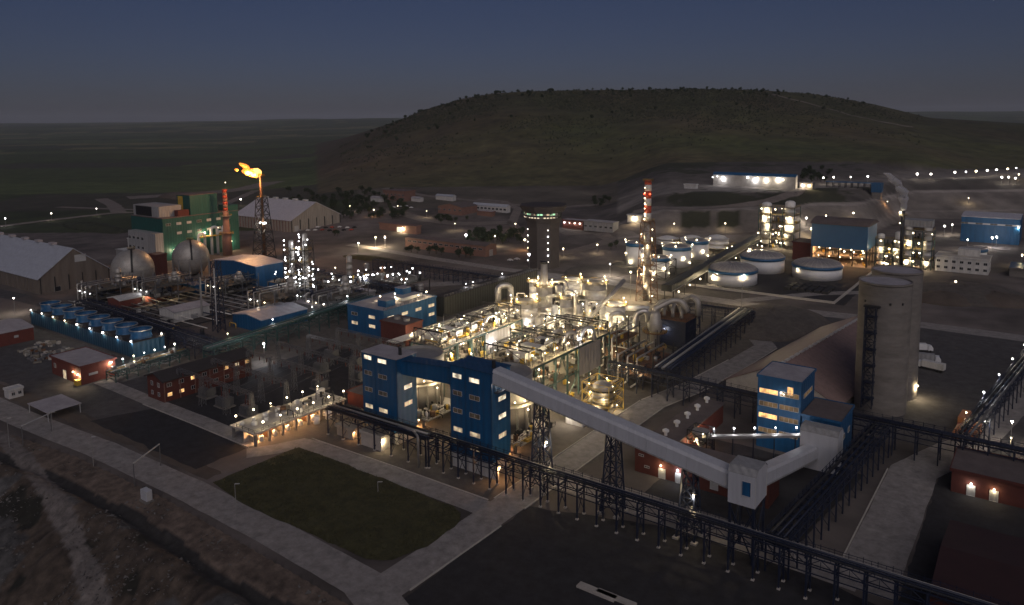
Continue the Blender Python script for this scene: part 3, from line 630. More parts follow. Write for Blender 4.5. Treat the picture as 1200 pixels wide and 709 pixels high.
t = thing('hopper_frame', 'lit open steel hopper frame at the foot of the thin conveyor', 'hopper', (-82, 207, 0))
lattice(t, -82, 207, 0, 9, 6, 6, 3, 'steel_dark', 'post', .28); MB().lathe(-82, 207, [(.6, 3.5), (2.6, 7.), (2.6, 8.2)], 12).build('hopper', 'vessel', t); lamp(t, (-80.6, 205, 8.2), 260, .25, 'warm'); lamp(t, (-83.6, 206, 5.), 160, .22, 'warm')

# ------------------------------------------------------------------ brick workshop under the gallery
t = thing('brick_workshop', 'long dark red brick workshop with two lit doors under the gallery', 'building', (-75, 205, 0))
MB().box(-94, -56, 188, 197, 0, 7.2).build('wall', 'brick', t); MB().box(-94.4, -55.6, 187.6, 197.4, 7.203, 7.7).build('roof', 'roof_brown', t)
MB().box(-94, -86, 197.003, 236, 0, 6.4).build('wing_wall', 'brick_wall_red', t); MB().box(-94.3, -85.5, 197.5, 236.3, 6.403, 6.8).build('wing_roof', 'roof_brown', t)
for k in range(5): MB().lathe(-90.5, 201+8*k, [(.5, 6.8), (.5, 7.8), (1.0, 8.), (1.0, 8.5), (.3, 8.9)], 10).build('roof_vent', 'vessel_white', t)
for x in (-85.6, -80.6): window(t, 'S', x, 188, 1.5, 1.9, 2.8, 'frame_white', 'door', 0); lamp(t, (x, 187.1, 4.1), 40, .28, 'white')
for x in (-92., -90.2): window(t, 'S', x, 188, 5.2 if x < -91 else 2.2, 1.4, .5, 'win_dim')
window(t, 'S', -70.5, 188, 2.2, 2.1, 2.1, 'frame_white'); window(t, 'S', -65.5, 188, 4.2, 1.6, .5, 'win_dim'); window(t, 'S', -60.5, 188, 2.4, 2.1, 2.1, 'frame_white')
light(t, (-84.5, 214, 4.), 160, 'orange'); lamp(t, (-85.2, 214, 4.8), 0, .2, 'warm')

# ------------------------------------------------------------------ concrete silos and rust roofed store
for (x, y, lab, st) in ((-46.2, 278.6, 'front concrete silo with a dark ladder cage up its side', True), (-45.6, 296.5, 'rear concrete silo half hidden behind the front one', False)):
    t = thing('silo', lab, 'silo', (x, y, 0), group='concrete silos'); h = zat(x, y, 331 if st else 318); r = 8.2
    b = MB(); pr = []
    for k in range(24): z = h*k/24; pr += [(r, z+.04), (r+.012*(k % 2), z+.1), (r+.012*(k % 2), z+h/24-.1)]
    b.lathe(x, y, pr+[(r, h)], 56); b.build('shell', 'concrete', t, True)
    MB().lathe(x, y, [(r+.15, h+.003), (r+.15, h+.8), (r-.25, h+.8), (r-.25, h+.25)], 48).build('roof_rim', 'concrete', t, True)
    MB().cyl(x, y, h+.05, h+.35, r-.3, n=40).build('roof', 'roof_grey', t)
    if st:
        lx, ly = x-.24*(r+1.5), y-.965*(r+1.6)
        lattice(t, lx, ly, 3, h-7, 3.2, 3.2, 9, 'steel_blue', 'ladder_post', .3)
        for k in range(6): MB().box(lx-1.9, lx+1.9, ly-1.3, ly+1.6, 6+k*5.6, 6.2+k*5.6).build('landing', 'steel_blue', t)
        MB().box(lx-2.4, lx+2.6, ly-.6, ly+1.6, h-7, h-6.6).build('platform', 'steel_dark', t)
        for a in (-2.2, -1.2, -.7): MB().cyl(x+r*math.cos(a), y+r*math.sin(a), h-6., h-5.3, .35, n=8).build('hatch', 'steel_dark', t)
    else: lamp(t, (x+r+.4, y-1.5, 5.), 500, .3, 'warm')
th = R(-6.5)
t = thing('rust_roofed_store', 'long store with rust brown gable roof running behind the silos', 'building', (-77, 266, 0), th); ORG[t] = (0, 0, 0)
L_ = 96.
w = MB(); w.v = [(-20, 0, 0), (20, 0, 0), (20, 0, 3), (0, 0, 13), (-20, 0, 3), (-20, L_, 0), (20, L_, 0), (20, L_, 3), (0, L_, 13), (-20, L_, 3)]; w.f = [(0, 1, 2, 3, 4), (9, 8, 7, 6, 5)]+[(k, 5+k, 5+(k+1) % 5, (k+1) % 5) for k in range(5)]; w.build('wall', 'concrete_pale', t)
for sg in (-1, 1):
    for k in range(7):
        y0, y1 = k*13.7+.06, k*13.7+13.64; r = MB(); q = [(sg*.9, y0, 12.75), (sg*.9, y1, 12.75), (sg*21, y1, 2.7), (sg*21, y0, 2.7)]; r.v = q+[(a, b_, c+.25) for a, b_, c in q]; r.f = [(0, 1, 2, 3), (7, 6, 5, 4)]+[(j, 4+j, 4+(j+1) % 4, (j+1) % 4) for j in range(4)]; r.build('roof_panel', 'rust_roof', t)
rc = MB().box(-.8, .8, 0, L_, 12.6, 13.1).build('ridge_cap', 'rust_roof', t)
for k in range(22): MB().box(-.55, .55, 1.5+k*4.3, 4.2+k*4.3, 13.1, 13.55).build('ridge_skylight', 'frame_white', rc)

# ------------------------------------------------------------------ near pipe racks
P3 = [(.6, .24, .3, 'steel_dark'), (1.4, .2, .3, 'steel_blue'), (2.3, .28, .35, 'steel_blue'), (3., .13, .25, 'pipe_grey')]
rack('pipe_rack', 'long dark blue pipe rack crossing the foreground past the lawn', (-143.5, 155.3), (6.2, 155.7), 3.4, 9.6, 5.55, P3, footing=True, spikes=1.5, low=6.)
t = rack('pipe_rack', 'wide dark covered pipe bridge in front of the left blue tower', (-186.4, 154.6), (-144.2, 154.9), 5.4, 8.6, 7., [(1, .3, .5, 'steel_blue'), (2.6, .35, .5, 'pipe_grey'), (4.2, .3, .5, 'steel_dark')], footing=True, deck='steel_dark', spikes=0.)
pipe(t, [(40, -.8, 0), (40, -.8, 9.4), (36, 1.5, 9.4), (30, 1.5, 9.4)], .35, 'pipe_grey')
rack('pipe_rack', 'dark trestle with cross ties running back from the foreground to the silos', (-43, 160.2), (-36.5, 238), 5.2, 9.2, 5.2, [(1.2, .25, .3, 'steel_blue'), (2.6, .25, .3, 'steel_blue'), (4, .3, .4, 'steel_dark')], spikes=1.3, footing=False)
rack('pipe_rack', 'dark pipe rack passing right in front of the silos toward the lorries', (-48, 240.5), (24, 239), 4.5, 9.2, 6., P3, spikes=1.4, low=5.5)
rack('pipe_rack', 'dark pipe rack climbing the right edge beyond the silos', (-16, 246), (-2, 360), 4.5, 8.5, 7., [(1, .4, .5, 'galv'), (2.2, .3, .4, 'steel_blue'), (3.4, .4, .5, 'steel_dark')], lamps=5, lampe=90)
rack('pipe_rack', 'pipe rack running from the lit plant toward the crusher building', (-134, 244.6), (-71.5, 240.5), 4.6, 9, 6., P3, spikes=1.5, low=5.5)
rack('pipe_rack', 'dark blue pipe rack with thick pipes climbing beside the curved road', (-110, 250), (-114.6, 352), 8., 9., 7., [(1, .5, .6, 'steel_blue'), (2.4, .5, .6, 'steel_blue'), (4, .5, .6, 'pipe_grey'), (5.6, .5, .6, 'steel_blue'), (7, .3, .5, 'pipe_silver')], low=5.)
rack('pipe_rack', 'pipe rack joining the duct tower to the rack beside the curved road', (-146, 346.5), (-114, 348), 5, 9, 6., P3, spikes=1.2, low=5.)
# ------------------------------------------------------------------ central process plant
def clutter(t, x0, x1, y0, y1, z, n, seed, tall=2.6, mats=('vessel', 'pipe_silver', 'pipe_grey', 'deck', 'rust', 'steel_dark', 'steel_dark', 'yellow_paint', 'vessel_white')):
    rnd = random.Random(seed)
    for k in range(n):
        x = rnd.uniform(x0, x1); y = rnd.uniform(y0, y1); q = rnd.random(); m = rnd.choice(mats)
        if q < .3: inst('pump', boxmesh(rnd.choice((.9, 1.4, 2.)), rnd.choice((.9, 1.4, 2.6)), rnd.choice((.8, 1.3, 1.9)), m), t, (x, y, z))
        elif q < .6: inst('drum', cylmesh(rnd.choice((.45, .7, 1.)), rnd.choice((1.2, 1.8, tall)), m), t, (x, y, z))
        elif q < .85:
            d = rnd.choice(('x', 'y')); L = rnd.choice((3., 5., 7.)); h = rnd.choice((.6, 1., 1.6, 2.2)); r = rnd.choice((.12, .18, .26))
            def f(d=d, L=L, h=h, r=r, m=m):
                e = (lambda s: (s, 0)) if d == 'x' else (lambda s: (0, s))
                return MB().tube(elbow([(*e(-L/2), 0), (*e(-L/2), h), (*e(L/2), h), (*e(L/2), 0)], r*3, 3), r, 7).mesh('pipe', m, smooth=True)
            inst('pipe', cached(('clp', d, L, h, r, m), f), t, (x, y, z))
        else:
            def f(): 
                b = MB(); b.box(-.05, .05, -.05, .05, 0, 3); b.box(-.4, .4, -.05, .05, 2.2, 2.9); return b.mesh('panel_post', 'steel_dark')
            inst('panel_post', cached(('ppost',), f), t, (x, y, z))
def process_deck(label, x0, x1, y0, y1, z, seed, bay=8., mid=9., walls=(), lampe=230, n=90, lampstep=7.6, dense=True):
    t = thing('process_deck', label, 'process plant', ((x0+x1)/2, (y0+y1)/2, 0)); nb = round((y1-y0)/bay); by = (y1-y0)/nb
    xs = [x0, (x0+x1)/2, x1]
    cm = cached(('pcol', z), lambda: MB().box(-.28, .28, -.28, .28, 0, z-.45).mesh('column', 'steel_green'))
    for k in range(nb+1):
        for x in xs: inst('column', cm, t, (x, y0+by*k, 0))
        MB().box(x0, x1, y0+by*k-.15, y0+by*k+.15, z-.75, z-.25).build('cross_beam', 'steel_green', t)
    for k in range(nb):
        MB().box(x0-.2, x1+.2, y0+by*k+.02, y0+by*(k+1)-.02, z-.2, z).build('deck', 'deck', t)
        if k % 3 != 2: MB().box(x0+.3, x1-1.2, y0+by*k+.02, y0+by*(k+1)-.02, mid-.2, mid).build('mid_deck', 'grating', t)
        if k in walls: MB().box(x1+.1, x1+.35, y0+by*k, y0+by*(k+1)-.03, mid-2.5, z-.9).build('wall_panel', 'lit_clad', t)
        elif k % 2 == 0:
            b = MB(); b.bar((x1, y0+by*k, mid), (x1, y0+by*(k+.5), z-.9), .22); b.bar((x1, y0+by*(k+1), mid), (x1, y0+by*(k+.5), z-.9), .22); b.build('brace', 'steel_green', t)
        else:
            b = MB(); b.bar((x1, y0+by*k, .3), (x1, y0+by*(k+1), mid-.3), .22); b.build('brace', 'steel_green', t)
    for x in (x0, x1): MB().box(x-.16, x+.16, y0, y1, z-.85, z-.21).build('edge_beam', 'steel_green', t); MB().box(x-.14, x+.14, y0, y1, mid-.6, mid-.21).build('edge_beam', 'steel_green', t)
    railing(t, [(x0, y1, z), (x0, y0, z), (x1, y0, z), (x1, y1, z)], 1.15, 'steel_dark', 2.2)
    clutter(t, x0+1.2, x1-1.2, y0+1.2, y1-1.2, z, n, seed); clutter(t, x0+1.5, x1-1.5, y0+1.5, y1-1.5, mid, n//2, seed+1, 3.); clutter(t, x0+1, x1+1.5, y0+1, y1-1, 0, n//3, seed+2, 3.5)
    if z > 12:
        for k in range(nb+1):      # dark pipe portals standing on the deck
            yy = y0+by*k+.6; hh = z+(5.5, 4., 7.)[k % 3]; b = MB()
            for x in (x0+1., x1-1.): b.box(x-.16, x+.16, yy-.16, yy+.16, z, hh)
            b.box(x0+1., x1-1., yy-.18, yy+.18, hh-.4, hh); b.bar((x0+1, yy, z+.5), ((x0+x1)/2, yy, hh-.4), .14); b.bar((x1-1, yy, z+.5), ((x0+x1)/2, yy, hh-.4), .14); b.build('portal', 'steel_dark', t)
        for xx in (x0+2, x0+4.2, x1-3): pipe(t, [(xx, y0+1, z), (xx, y0+1, z+4.3), (xx, y1-1, z+4.3), (xx, y1-1, z)], .28, 'pipe_grey')
    rnd = random.Random(seed+5); k = 0; y = y0+1.5
    while y < y1:
        for x in ((x0+.3, x1-.3) if k % 2 == 0 else ((x0+x1)/2+rnd.uniform(-3, 3), x1-.3)):
            zz = z+rnd.uniform(2.6, 4.2); lp = MB().bar((x, y, z), (x, y, zz), .1).build('lamp_post', 'steel_dark', t); lamp(lp, (x, y, zz), lampe*1.5, .24, rnd.choice(('warm', 'warm', 'white')))
        lamp(t, (rnd.uniform(x0+2, x1-.6), y+2, mid+rnd.uniform(3, 6)), lampe*1.7 if k % 2 else lampe*1.5, .26, 'warm')
        if k % 2: lamp(t, (x1-.8, y+1, rnd.uniform(4, 6.5)), lampe*1.6, .26, 'warm')
        if dense: lamp(t, (rnd.uniform(x0+1, x1-1), y+rnd.uniform(-2, 2), z+rnd.uniform(.8, 3.2)), 0, .2, 'warm')
        y += lampstep; k += 1
    return t
d1 = process_deck('brightly lit steel process deck behind the left blue tower', -194, -178.5, 202, 252, 18, 11, walls=(3, 4), n=80)
d2 = process_deck('brightly lit steel process deck under the top of the grey gallery', -160, -139, 201, 255, 18, 12, walls=(4, 5), n=100)
d3 = process_deck('narrow lit pipe deck between the two big process decks', -176.5, -162, 214, 262, 10, 13, mid=5, n=60, lampe=200)
# filter presses: bright plate packs on the two decks
for (t, xx, zz, ys) in ((d1, -186, 18, (208, 217, 226)), (d2, -148, 18, (208, 217, 226))):
    for y in ys:
        for k in range(14): inst('filter_plate', boxmesh(.28, 3.4, 2.3, 'vessel_white', 'filter_plate'), t, (xx-5+k*.62, y, zz+.3))
        MB().box(xx-6, xx+4.5, y-1.9, y+1.9, zz, zz+.3).build('press_frame', 'yellow_paint', t)
# thickener tanks behind the towers
for (x, y, lab, e) in ((-174.5, 184.6, 'round grey thickener tank seen between the two blue towers', 1), (-138.6, 186, 'round grey thickener tank right of the right blue tower', 2)):
    t = thing('thickener_tank', lab, 'tank', (x, y, 0), group='thickener tanks behind the towers'); r = 8.8
    MB().lathe(x, y, [(r, 13.5), (r, 21.5), (r-.3, 21.6), (r-.3, 20.6)], 48).build('shell', 'vessel', t, True)
    MB().lathe(x, y, [(r-1.5, 3.6), (r-1.5, 13.1)], 40).build('skirt', 'concrete', t, True)
    ring_deck(t, x, y, 13.2, r+.1, r+2., 'concrete_pale', n=28)
    for k in range(14): a = 2*math.pi*k/14; inst('leg', boxmesh(.6, .6, 13., 'concrete', 'leg'), t, (x+(r-.5)*math.cos(a), y+(r-.5)*math.sin(a), 0))
    for k in range(12):
        a = -2.6+3.6*k/11; lamp(t, (x+(r+1.6)*math.cos(a), y+(r+1.6)*math.sin(a), 14.9), 150 if k % 2 else 0, .22, 'warm')
    for k in range(5): a = -2.4+3.*k/4; lamp(t, (x+(r+1.3)*math.cos(a), y+(r+1.3)*math.sin(a), 11.6), 110, .22, 'warm')
    MB().box(x-r-3, x+r+4, y-9.5, y+9.5, 3.2, 3.6).build('slab', 'concrete_pale', t)
    for kx in (-1, 0, 1):
        for ky in (-1, 1): MB().box(x+kx*10-.4, x+kx*10+.4, y+ky*8.5-.4, y+ky*8.5+.4, 0, 3.19).build('pier', 'concrete', t)
    for k in range(3): lamp(t, (x-8+k*8, y-8.8, 2.4), 260, .2, 'orange')
    clutter(t, x-r-2, x+r+3.5, y-9.2, y-r+.5, 3.6, 26, 50+e); clutter(t, x+r-1, x+r+3.8, y-8, y+8, 3.6, 18, 60+e); railing(t, [(x-r-3, y-9.5, 3.6), (x+r+4, y-9.5, 3.6), (x+r+4, y+9.5, 3.6)], 1.1, 'steel_dark', 2.)
# white pump house at the foot of the right tower
t = building('pump_house', 'low white pump house behind the near rack at the right tower foot', 'building', (-139, -122.5, 160.6-.0, 161.2), 3.4, 'white_clad', 'roof_grey', over=.1)
lamp(t, (-121.8, 160.8, 4.2), 200, .25, 'orange')
t = building('concrete_shelter', 'small pale concrete shelter under the covered pipe bridge', 'shelter', (-172, -163, 155.4, 159.3), 4.2, 'concrete_pale', 'concrete_pale', over=.2); lamp(t, (-162.4, 156, 3.6), 120, .2, 'warm')
t = building('brick_kiosk', 'low sandy kiosk with flat roof at the left end of the pipe bridge', 'kiosk', (-184, -176.5, 156.2, 159.6), 3., 'lit_clad', 'concrete_pale', over=.3); lamp(t, (-176, 156.4, 2.6), 60, .18, 'orange')
t = building('white_container', 'small white container beside the lit deck below the gallery', 'container', (-128.5, -122, 206, 209), 3., 'white_clad', 'white_clad', over=.05); lamp(t, (-127, 204.8, 5.2), 300, .28, 'white')

def plant_item(name, label, cat, x, y, z=0.): return thing(name, label, cat, (x, y, z))
# yellow lit agitator tank
x, y = -123.7, 222.5; t = plant_item('agitator_tank', 'yellow lit agitator tank wrapped in walkways right of the lit decks', 'tank', x, y)
column(t, x, y, .5, 10.5, 3.6, 'vessel', 'shell'); ring_deck(t, x, y, 4., 3.7, 5., 'grating'); ring_deck(t, x, y, 8., 3.7, 5., 'grating'); lattice(t, x, y, 0, 11, 10.4, 10.4, 3, 'yellow_paint', 'post', .22)
for k in range(9): a = 2*math.pi*k/9-1.; lamp(t, (x+4.8*math.cos(a), y+4.8*math.sin(a), (5.8, 10., 2.4)[k % 3]), 130 if k % 2 == 0 else 0, .22, 'warm')
# silver U shaped duct
x, y = G(584, 378, 0); t = plant_item('silver_duct', 'tall silver inverted U duct beside the long dark hall', 'duct', x, y)
zt = zat(x, y, 335); pipe(t, [(x, y, 0), (x, y, zt), (x+4.2, y+5., zt), (x+4.2, y+5., 6)], 1.6, el=2.9)
pipe(t, [(x+5, y-33, 5), (x+6.5, y-29, 12), (x+8, y-24, 12), (x+9, y-22, 4)], .9, 'pipe_silver'); pipe(t, [(x+11, y-33, 5), (x+12.5, y-29, 12), (x+14, y-24, 12), (x+15, y-22, 4)], .9, 'pipe_silver')
VES = [('tan_tank', 'broad tan tank with a lit deck on top left of the scrubber', 'tank', (617, 380, 9), 356, 23, 'vessel'), ('scrubber', 'grey scrubber column carrying a narrow black capped stack', 'scrubber', (638, 378, 6), 338, 16, 'vessel'),
       ('dark_column', 'dark silver cylinder with side pipes in the middle of the lit plant', 'column', (664, 391, 4), 352, 14, 'pipe_grey'), ('silver_tank', 'plain silver drum tank on a lit platform behind the dark column', 'tank', (698, 362, 4), 334, 21, 'vessel'),
       ('white_topped_tank', 'grey tank with glowing white domed top near the chimney foot', 'tank', (721, 390, 3), 360, 19, 'vessel_white'), ('lit_drum', 'small lit tank with yellow top rail at the back of the plant', 'tank', (671, 345, 4), 330, 18, 'vessel_white'),
       ('squat_vessel', 'squat beige vessel below the tan tank', 'vessel', (592, 372, 8), 360, 12, 'vessel'), ('pale_silo', 'pale slim vessel just left of the scrubber stack', 'vessel', (625, 352, 12), 333, 8, 'vessel_white')]
for (nm, lab, cat, (px, pb, zb), pt, wp, m) in VES:
    x, y, zt, r = ves(px, pb, zb, pt, wp); r *= 1.2; zt += 2.5; t = plant_item(nm, lab, cat, x, y)
    column(t, x, y, max(zb-3., .5), zt, r, m, 'shell', 3, 24)
    for k in range(4): a = math.pi/4+k*math.pi/2; MB().bar((x+r*.8*math.cos(a), y+r*.8*math.sin(a), 0), (x+r*.8*math.cos(a), y+r*.8*math.sin(a), zb+1), .5).build('leg', 'steel_dark', t)
    ring_deck(t, x, y, zb, r+.05, r+1.6, 'grating', n=14); ring_deck(t, x, y, zt-1.2, r+.05, r+1.3, 'deck', n=14)
    for k in range(6): a = -2.4+k*.75; lamp(t, (x+(r+1.4)*math.cos(a), y+(r+1.4)*math.sin(a), zt+.9 if k % 2 else zb+2.2), 170 if k % 2 or k == 2 else 0, .3, 'warm' if k % 2 else 'white')
    if nm == 'scrubber':
        x2, y2 = x, y; MB().lathe(x, y, [(r*.9, zt-1), (r*.5, zt+1.5), (r*.42, zt+9.3)], 16).build('stack', 'vessel', t, True); MB().cyl(x, y, zt+9.3, zt+10.2, r*.5, n=14).build('stack_cap', 'black', t)
        pipe(t, [(x-2, y-2, zt-1), (x-2, y-2, zt+.6), (x+4, y+3, zt+.6), (x+9, y+4, zt+1.6), (x+11, y+3, zt-2)], .7, 'pipe_silver')
    if nm == 'dark_column':
        pipe(t, [(x-9, y-2, zt-5), (x-9, y-2, zt-1), (x-4, y, zt-1), (x-1.5, y, zt-1)], .75, 'pipe_silver'); pipe(t, [(x, y, zt-.5), (x, y, zt+2), (x+4.5, y, zt+1.5), (x+4.5, y-.5, 5)], .8, 'pipe_silver')
    if nm == 'white_topped_tank':
        pipe(t, [(x-9, y-14, 8), (x+2, y+5, 27)], .9, 'pipe_grey', n=12); pipe(t, [(x+4, y-12, 0), (x+4, y-12, 15), (x+8, y-9, 15.5), (x+8, y-5, 11)], 1.1, 'pipe_silver')
        pipe(t, [(x+3, y+1, 15), (x+14, y+6, 15)], 1.2, 'vessel_white')
    if nm == 'squat_vessel': clutter(t, x-8, x+8, y-8, y+8, 8.2, 16, 91)
# smaller vessels, pipe bridges and frames filling the back of the plant
VS = [(606, 372, 6, 352, 7, 'slim pale vessel left of the tan tank'), (650, 382, 4, 362, 8, 'small grey vessel just right of the scrubber foot'), (678, 384, 4, 360, 9, 'grey vessel right of the dark silver cylinder'), (690, 378, 4, 362, 7, 'slim vessel under the plain silver drum'), (707, 384, 3, 362, 8, 'grey vessel left of the white topped tank'), (655, 352, 5, 338, 8, 'short vessel behind the scrubber'), (632, 398, 4, 376, 9, 'tan vessel between the two lit decks'), (600, 392, 5, 374, 9, 'squat vessel behind the left lit deck'), (738, 400, 2, 380, 8, 'grey vessel left of the gas cooler column'), (684, 350, 4, 336, 7, 'slim vessel left of the plain silver drum'), (646, 400, 3, 380, 7, 'slim vessel behind the right lit deck')]
for j, (px, pb, zb, pt, wp, lab) in enumerate(VS):
    x, y, zt, r = ves(px, pb, zb, pt, wp); r *= 1.15; zt += 2.; t = plant_item('process_vessel', lab, 'vessel', x, y); t['group'] = 'small process vessels'
    column(t, x, y, max(zb-2, .3), zt, r, ('vessel', 'vessel_white', 'pipe_grey')[j % 3], 'shell', 2, 18)
    for k in range(3): a = k*2.1+.4; MB().bar((x+r*.7*math.cos(a), y+r*.7*math.sin(a), 0), (x+r*.7*math.cos(a), y+r*.7*math.sin(a), zb), .4).build('leg', 'steel_dark', t)
    ring_deck(t, x, y, zb+2, r+.05, r+1.2, 'grating', n=10); lamp(t, (x+r+.8, y-r-.6, zb+4.5), 130, .25, 'warm'); lamp(t, (x-r-.6, y-r-.4, zt+.6), 110 if j % 2 else 0, .25, 'white')
    pipe(t, [(x, y, zt-.3), (x, y, zt+1.6), (x+3.5, y+1.5, zt+1.6), (x+3.5, y+1.5, 3)], .35, 'pipe_silver'); pipe(t, [(x-r, y, zb+1), (x-r-3, y-1, zb+1), (x-r-3, y-1, 0)], .3, 'pipe_grey')
for (x0, x1, y0, y1, z, lab, sd) in ((-200, -180, 262, 296, 8, 'lit platform under the tan tank and scrubber', 301), (-176, -156, 270, 304, 7, 'lit platform under the dark silver cylinder', 302), (-205, -178, 306, 336, 5.5, 'lit platform at the very back of the plant', 303)):
    process_deck(lab, x0, x1, y0, y1, z, sd, mid=z*.45, n=46, lampe=170, lampstep=8.)
for (x0, x1, y0, y1, z, lab, sd) in ((-133, -118, 250, 268, 9, 'dark steel frame with rusty decks right of the right lit deck', 311), (-150, -139.5, 262, 282, 11, 'tall dark pipe frame behind the right lit deck wall', 312)):
    t = plant_item('steel_platform', lab, 'process plant', (x0+x1)/2, (y0+y1)/2)
    for u in (x0, (x0+x1)/2, x1):
        for v in (y0, (y0+y1)/2, y1): inst('post', boxmesh(.4, .4, z+5, 'steel_dark', 'post'), t, (u, v, 0))
    for zz in (z*.5, z): MB().box(x0, x1, y0, y1, zz-.2, zz).build('deck', 'rust', t); railing(t, [(x0, y1, zz), (x0, y0, zz), (x1, y0, zz), (x1, y1, zz)], 1.1, 'steel_dark', 2.2); clutter(t, x0+1, x1-1, y0+1, y1-1, zz, 16, sd+int(zz), 2.8)
    for k in range(4): lamp(t, (x0+1+k*3, y0+.3, z*.5+2.5), 120 if k % 2 else 0, .24, 'warm')
    for k in range(3): pipe(t, [(x0+1+k*4, y0-6, 2), (x0+1+k*4, y0-1, 2), (x0+1+k*4, y0-1, z+2.5), (x0+1+k*4, y1+4, z+2.5)], .35, 'pipe_silver')
# pipe loops on the lit decks
for k, (px, py) in enumerate(((652, 392), (667, 394), (575, 372), (688, 388))):
    x, y = G(px, py+12, 18); t = plant_item('loop_pipe', ('left of the two silver loop pipes on the right lit deck', 'right of the two silver loop pipes on the right lit deck', 'silver loop pipe at the left lit deck near the dark hall', 'silver loop pipe arching behind the right lit deck')[k], 'pipe', x, y, 0)
    pipe(t, [(x-2, y-3.5, 17), (x-.6, y-1, 23), (x+1, y+2.2, 23), (x+1.6, y+3, 18)], .8, 'pipe_silver')
# the gas duct tower on the right with its dark blue frame
x, y = G(767, 414, 0); t = plant_item('duct_tower', 'pale grey gas cooler column with thick curved ducts beside the chimney', 'gas cooler', x, y)
MB().lathe(x, y, [(2., 0), (2.1, 9.5), (3.1, 11), (3.1, 14.2), (2.5, 15), (2.5, 17), (1.6, 18.6)], 24).build('shell', 'vessel', t, True)
ring_deck(t, x, y, 9.6, 3.2, 5.2, 'rust'); ring_deck(t, x, y, 2.6, 2.2, 5., 'rust')
for a in (.8, 2.4, 3.9, 5.5): MB().bar((x+3*math.cos(a), y+3*math.sin(a), 0), (x+3*math.cos(a), y+3*math.sin(a), 11), .3).build('leg', 'steel_blue', t)
pipe(t, [(x, y, 18), (x, y, 19.5), (x+5, y+6, 22.8), (x+9, y+8, 22.4), (x+11, y+8.5, 18)], 1.2, 'vessel', 3.2, 12, 'duct'); pipe(t, [(x-2, y+7, 15), (x-2, y+7, 21), (x+4, y+9, 21.5)], 1.0, 'vessel', 2.6, 12, 'duct')
pipe(t, [(x-15, y-9, 5), (x-7, y-5, 8), (x-6.5, y-4.5, 18), (x-2.6, y-2, 19), (x-2.6, y-1, 14)], 1.25, 'pipe_silver', 2.8, 12, 'duct')
x, y = G(790, 408, 0); t = plant_item('cooler_frame', 'dark blue steel cooler block with rusty deck and pale ducts on top', 'cooler', x, y)
MB().box(x-7, x+7, y-5, y+7, 2.5, 14).build('block', 'steel_blue', t); MB().box(x-8, x+8, y-6, y+8, 14.003, 14.4).build('deck', 'rust', t); lattice(t, x, y+1, 0, 14, 16, 16, 3, 'steel_blue', 'post', .35)
railing(t, [(x-8, y-6, 14.4), (x+8, y-6, 14.4), (x+8, y+8, 14.4)], 1.2, 'steel_dark', 2.)
for dx in (-4, 0, 4): pipe(t, [(x+dx, y-2, 14.4), (x+dx, y-2, 18), (x+dx-1.5, y+3, 19.5), (x+dx-1.5, y+6, 15)], .8, 'vessel', 2.2, 10, 'duct')
pipe(t, [(x+2, y+5, 15), (x+2, y+5, 20.5), (x+6, y+5, 23), (x+9, y+4, 21.5), (x+9, y+4, 15)], 1.25, 'vessel', 3.4, 12, 'duct'); lamp(t, (x-2, y-6.4, 10), 60, .25, 'cool')
# striped chimney
x, y = G(758, 352, 0); t = plant_item('striped_chimney', 'tall chimney with red and white bands and lamps inside a lattice mast', 'chimney', x, y); H_ = 67.
zs = [45, 49, 53, 57, 61, 64.5, 67]
for k, (a, b_) in enumerate(zip(zs, zs[1:])): MB().lathe(x, y, [(1.9, a+.01), (1.9, b_-.01)], 20).build('band', 'stripe_red' if k % 2 == 1 else 'stripe_white', t, True)
MB().lathe(x, y, [(2.3, 0), (1.95, 44.9)], 20).build('shaft', 'vessel', t, True); lattice(t, x, y, 0, 44, 9, 5.6, 9, 'rust', 'mast_leg', .3)
for z in (20, 32, 44.6, 66.4): ring_deck(t, x, y, z, 2., 3.6 if z < 60 else 2.9, 'rust', n=12)
for k in range(22): a = k*2.4; zz = 3+k*2.85; lamp(t, (x+3.3*math.cos(a) if zz < 46 else x+2.1*math.cos(-2.1), y+3.3*math.sin(a) if zz < 46 else y+2.1*math.sin(-2.1), zz), (120 if zz < 50 else 60) if k % 2 == 0 else 0, .36 if zz < 46 else .3, 'warm')
inst('warning_lamp', globe(.5, 'lamp_red'), t, (x-1.2, y-2., 59.5)); inst('warning_lamp', globe(.5, 'lamp_red'), t, (x+1.8, y-1.3, 59.5))
# long dark hall and blue control building
t = thing('dark_hall', 'long dark olive clad hall wall behind the lit plant', 'building', (-255, 330, 0))
for k in range(12): MB().box(-259, -252, 287+k*7.1, 287+(k+1)*7.1-.04, 0, 10.2).build('wall_panel', 'dark_clad', t)
MB().box(-259.3, -251.7, 286.8, 372.5, 10.203, 10.5).build('roof', 'roof_dark', t); railing(t, [(-251.8, 287, 10.5), (-251.8, 372, 10.5)], 1.2, 'pipe_grey', 2.4)
for y in (312, 318, 345): lamp(t, (-258, y, 12.2), 60, .3, 'white')
t = building('control_building', 'blue two storey control building with roof units left of the lit plant', 'building', (-273, -248.5, 241, 277), 13, 'blue_clad', 'roof_grey', over=.2, wins=[('S', 2, .2, .68, 9.6, 4, 1.4, ['win_dim', 'win_lit']), ('S', 2, .2, .68, 5.2, 4, 1.4, 'win_lit'), ('E', 4, .12, .9, 9.6, 4, 1.4, ['win_bright', 'win_lit', 'win_lit', 'win_lit']), ('E', 4, .12, .9, 5.2, 4, 1.4, ['win_bright', None, None, 'win_lit'])])
for (a, c) in ((-270, 270), (-258, 246.5)): MB().box(a, a+5.5, c, c+6, 13.46, 16.5).build('roof_unit', 'blue_clad', t); MB().box(a-.2, a+5.7, c-.2, c+6.2, 16.503, 16.7).build('unit_roof', 'roof_grey', t)
